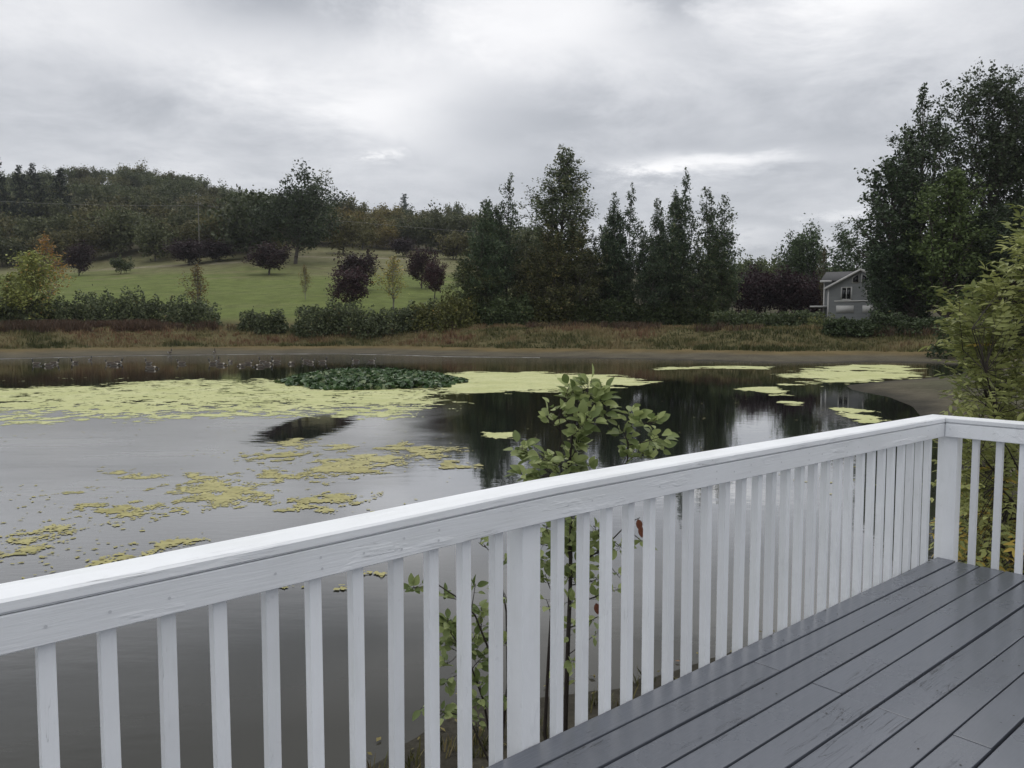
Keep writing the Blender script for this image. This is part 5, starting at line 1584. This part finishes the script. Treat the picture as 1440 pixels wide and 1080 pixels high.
    for i, (c, d, L, up, tone) in enumerate(spec):
        if i in solo:
            put_leaf(root, base, c, d, L, up, [protos[int(np.argmin(np.abs(np.array(tones) - tone)))]], rg)
        else:
            m = np.array(orient(d, up)); Vs.append((cv * L) @ m.T + c - base); Fs.append(fv + nb); nb += len(cv); Ts.append(np.full(len(fv), tone))
    o = link('foliage', mesh_np('foliage', np.concatenate(Vs), np.concatenate(Fs), M['leaf_bush'], tint=np.concatenate(Ts), smooth=True), root)
    o['kind'] = 'stuff'


ash_bush()


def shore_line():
    """pale strip coloured as sky glint along the far waterline"""
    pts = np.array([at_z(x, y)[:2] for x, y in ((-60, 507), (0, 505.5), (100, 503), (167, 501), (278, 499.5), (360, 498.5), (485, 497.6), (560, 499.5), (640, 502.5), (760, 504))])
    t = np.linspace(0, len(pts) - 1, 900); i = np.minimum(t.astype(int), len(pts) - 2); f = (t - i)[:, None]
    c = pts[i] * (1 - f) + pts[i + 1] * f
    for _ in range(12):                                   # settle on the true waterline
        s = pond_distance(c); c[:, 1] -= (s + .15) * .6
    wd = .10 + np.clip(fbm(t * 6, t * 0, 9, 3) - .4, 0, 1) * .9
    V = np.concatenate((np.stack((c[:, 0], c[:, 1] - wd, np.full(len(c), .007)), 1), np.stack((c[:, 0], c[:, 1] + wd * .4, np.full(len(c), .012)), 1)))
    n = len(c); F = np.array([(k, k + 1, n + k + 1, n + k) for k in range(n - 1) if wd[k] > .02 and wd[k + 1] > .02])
    o = link('shore_glint', mesh_np('shore_glint', V, F, M['glint'])); tag(o, 'thin pale strip painted as ripple glint along the far waterline', 'glint', kind='stuff')


M['glint'] = plain('glint', (.42, .42, .40), .5, .3, 2)  # pale colour stands in for bright sky reflected by shore ripples
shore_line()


def shore_grass():
    P = []
    for x, y, n in ((846, 988, 16), (655, 1052, 18), (560, 1075, 10), (905, 955, 8), (700, 1040, 10), (760, 1030, 8)):
        c = at_z(x, y, .05)[:2]; P.append(c + rng.normal(size=(n, 2)) * .09)
    P = np.concatenate(P); n = len(P)
    blades('shore_grass', P, np.maximum(land_height(P[:, 0], P[:, 1]), 0), np.full(n, .16), .05, 5, .006, 'grass', rng.uniform(.1, .6, n), 'small grass tufts on the mud just below the railing', 'grass')


shore_grass()


def litter():
    """fallen leaves and twigs on the mud below the deck"""
    n = 900
    P = np.stack((rng.uniform(-1.5, 6, n), rng.uniform(3.2, 9, n)), 1); s = pond_distance(P); ok = s > -.25
    P = P[ok]; z = land_height(P[:, 0], P[:, 1], s[ok]); n = len(P)
    V, F = leaf_quads(np.stack((P[:, 0], P[:, 1], np.maximum(z, .0) + .015), 1), .05, .55, 3.0)
    o = link('leaf_litter', mesh_np('leaf_litter', V, F, M['leaf_yellow'], tint=rng.random(n)))
    o.color = (.7, .6, .5, 1)
    tag(o, 'fallen leaves scattered on the mud below the railing', 'leaves', kind='stuff')


litter()


# ------------------------------------------------------------------ damp air over the valley
def build_haze():
    bm = bmesh.new(); bmesh.ops.create_cube(bm, size=1)
    for v in bm.verts: v.co = Vector((v.co.x * 3100, v.co.y * 3100, -60.0 if v.co.z < 0 else 190.0))
    me = bpy.data.meshes.new('haze'); bm.to_mesh(me); bm.free()
    m = bpy.data.materials.new('haze'); m.use_nodes = True; t = NT(m.node_tree); t.n.remove(t.n['Principled BSDF'])
    v = t.node('ShaderNodeVolumePrincipled'); v.inputs['Color'].default_value = (.90, .94, 1.0, 1); v.inputs['Density'].default_value = HAZE
    v.inputs['Anisotropy'].default_value = .2
    t.link(v.outputs[0], t.n['Material Output'].inputs['Volume']); me.materials.append(m)
    m.cycles.homogeneous_volume = True
    o = link('haze', me); tag(o, 'thin damp haze paling the far hillside', kind='stuff')


HAZE = .00011
build_haze()
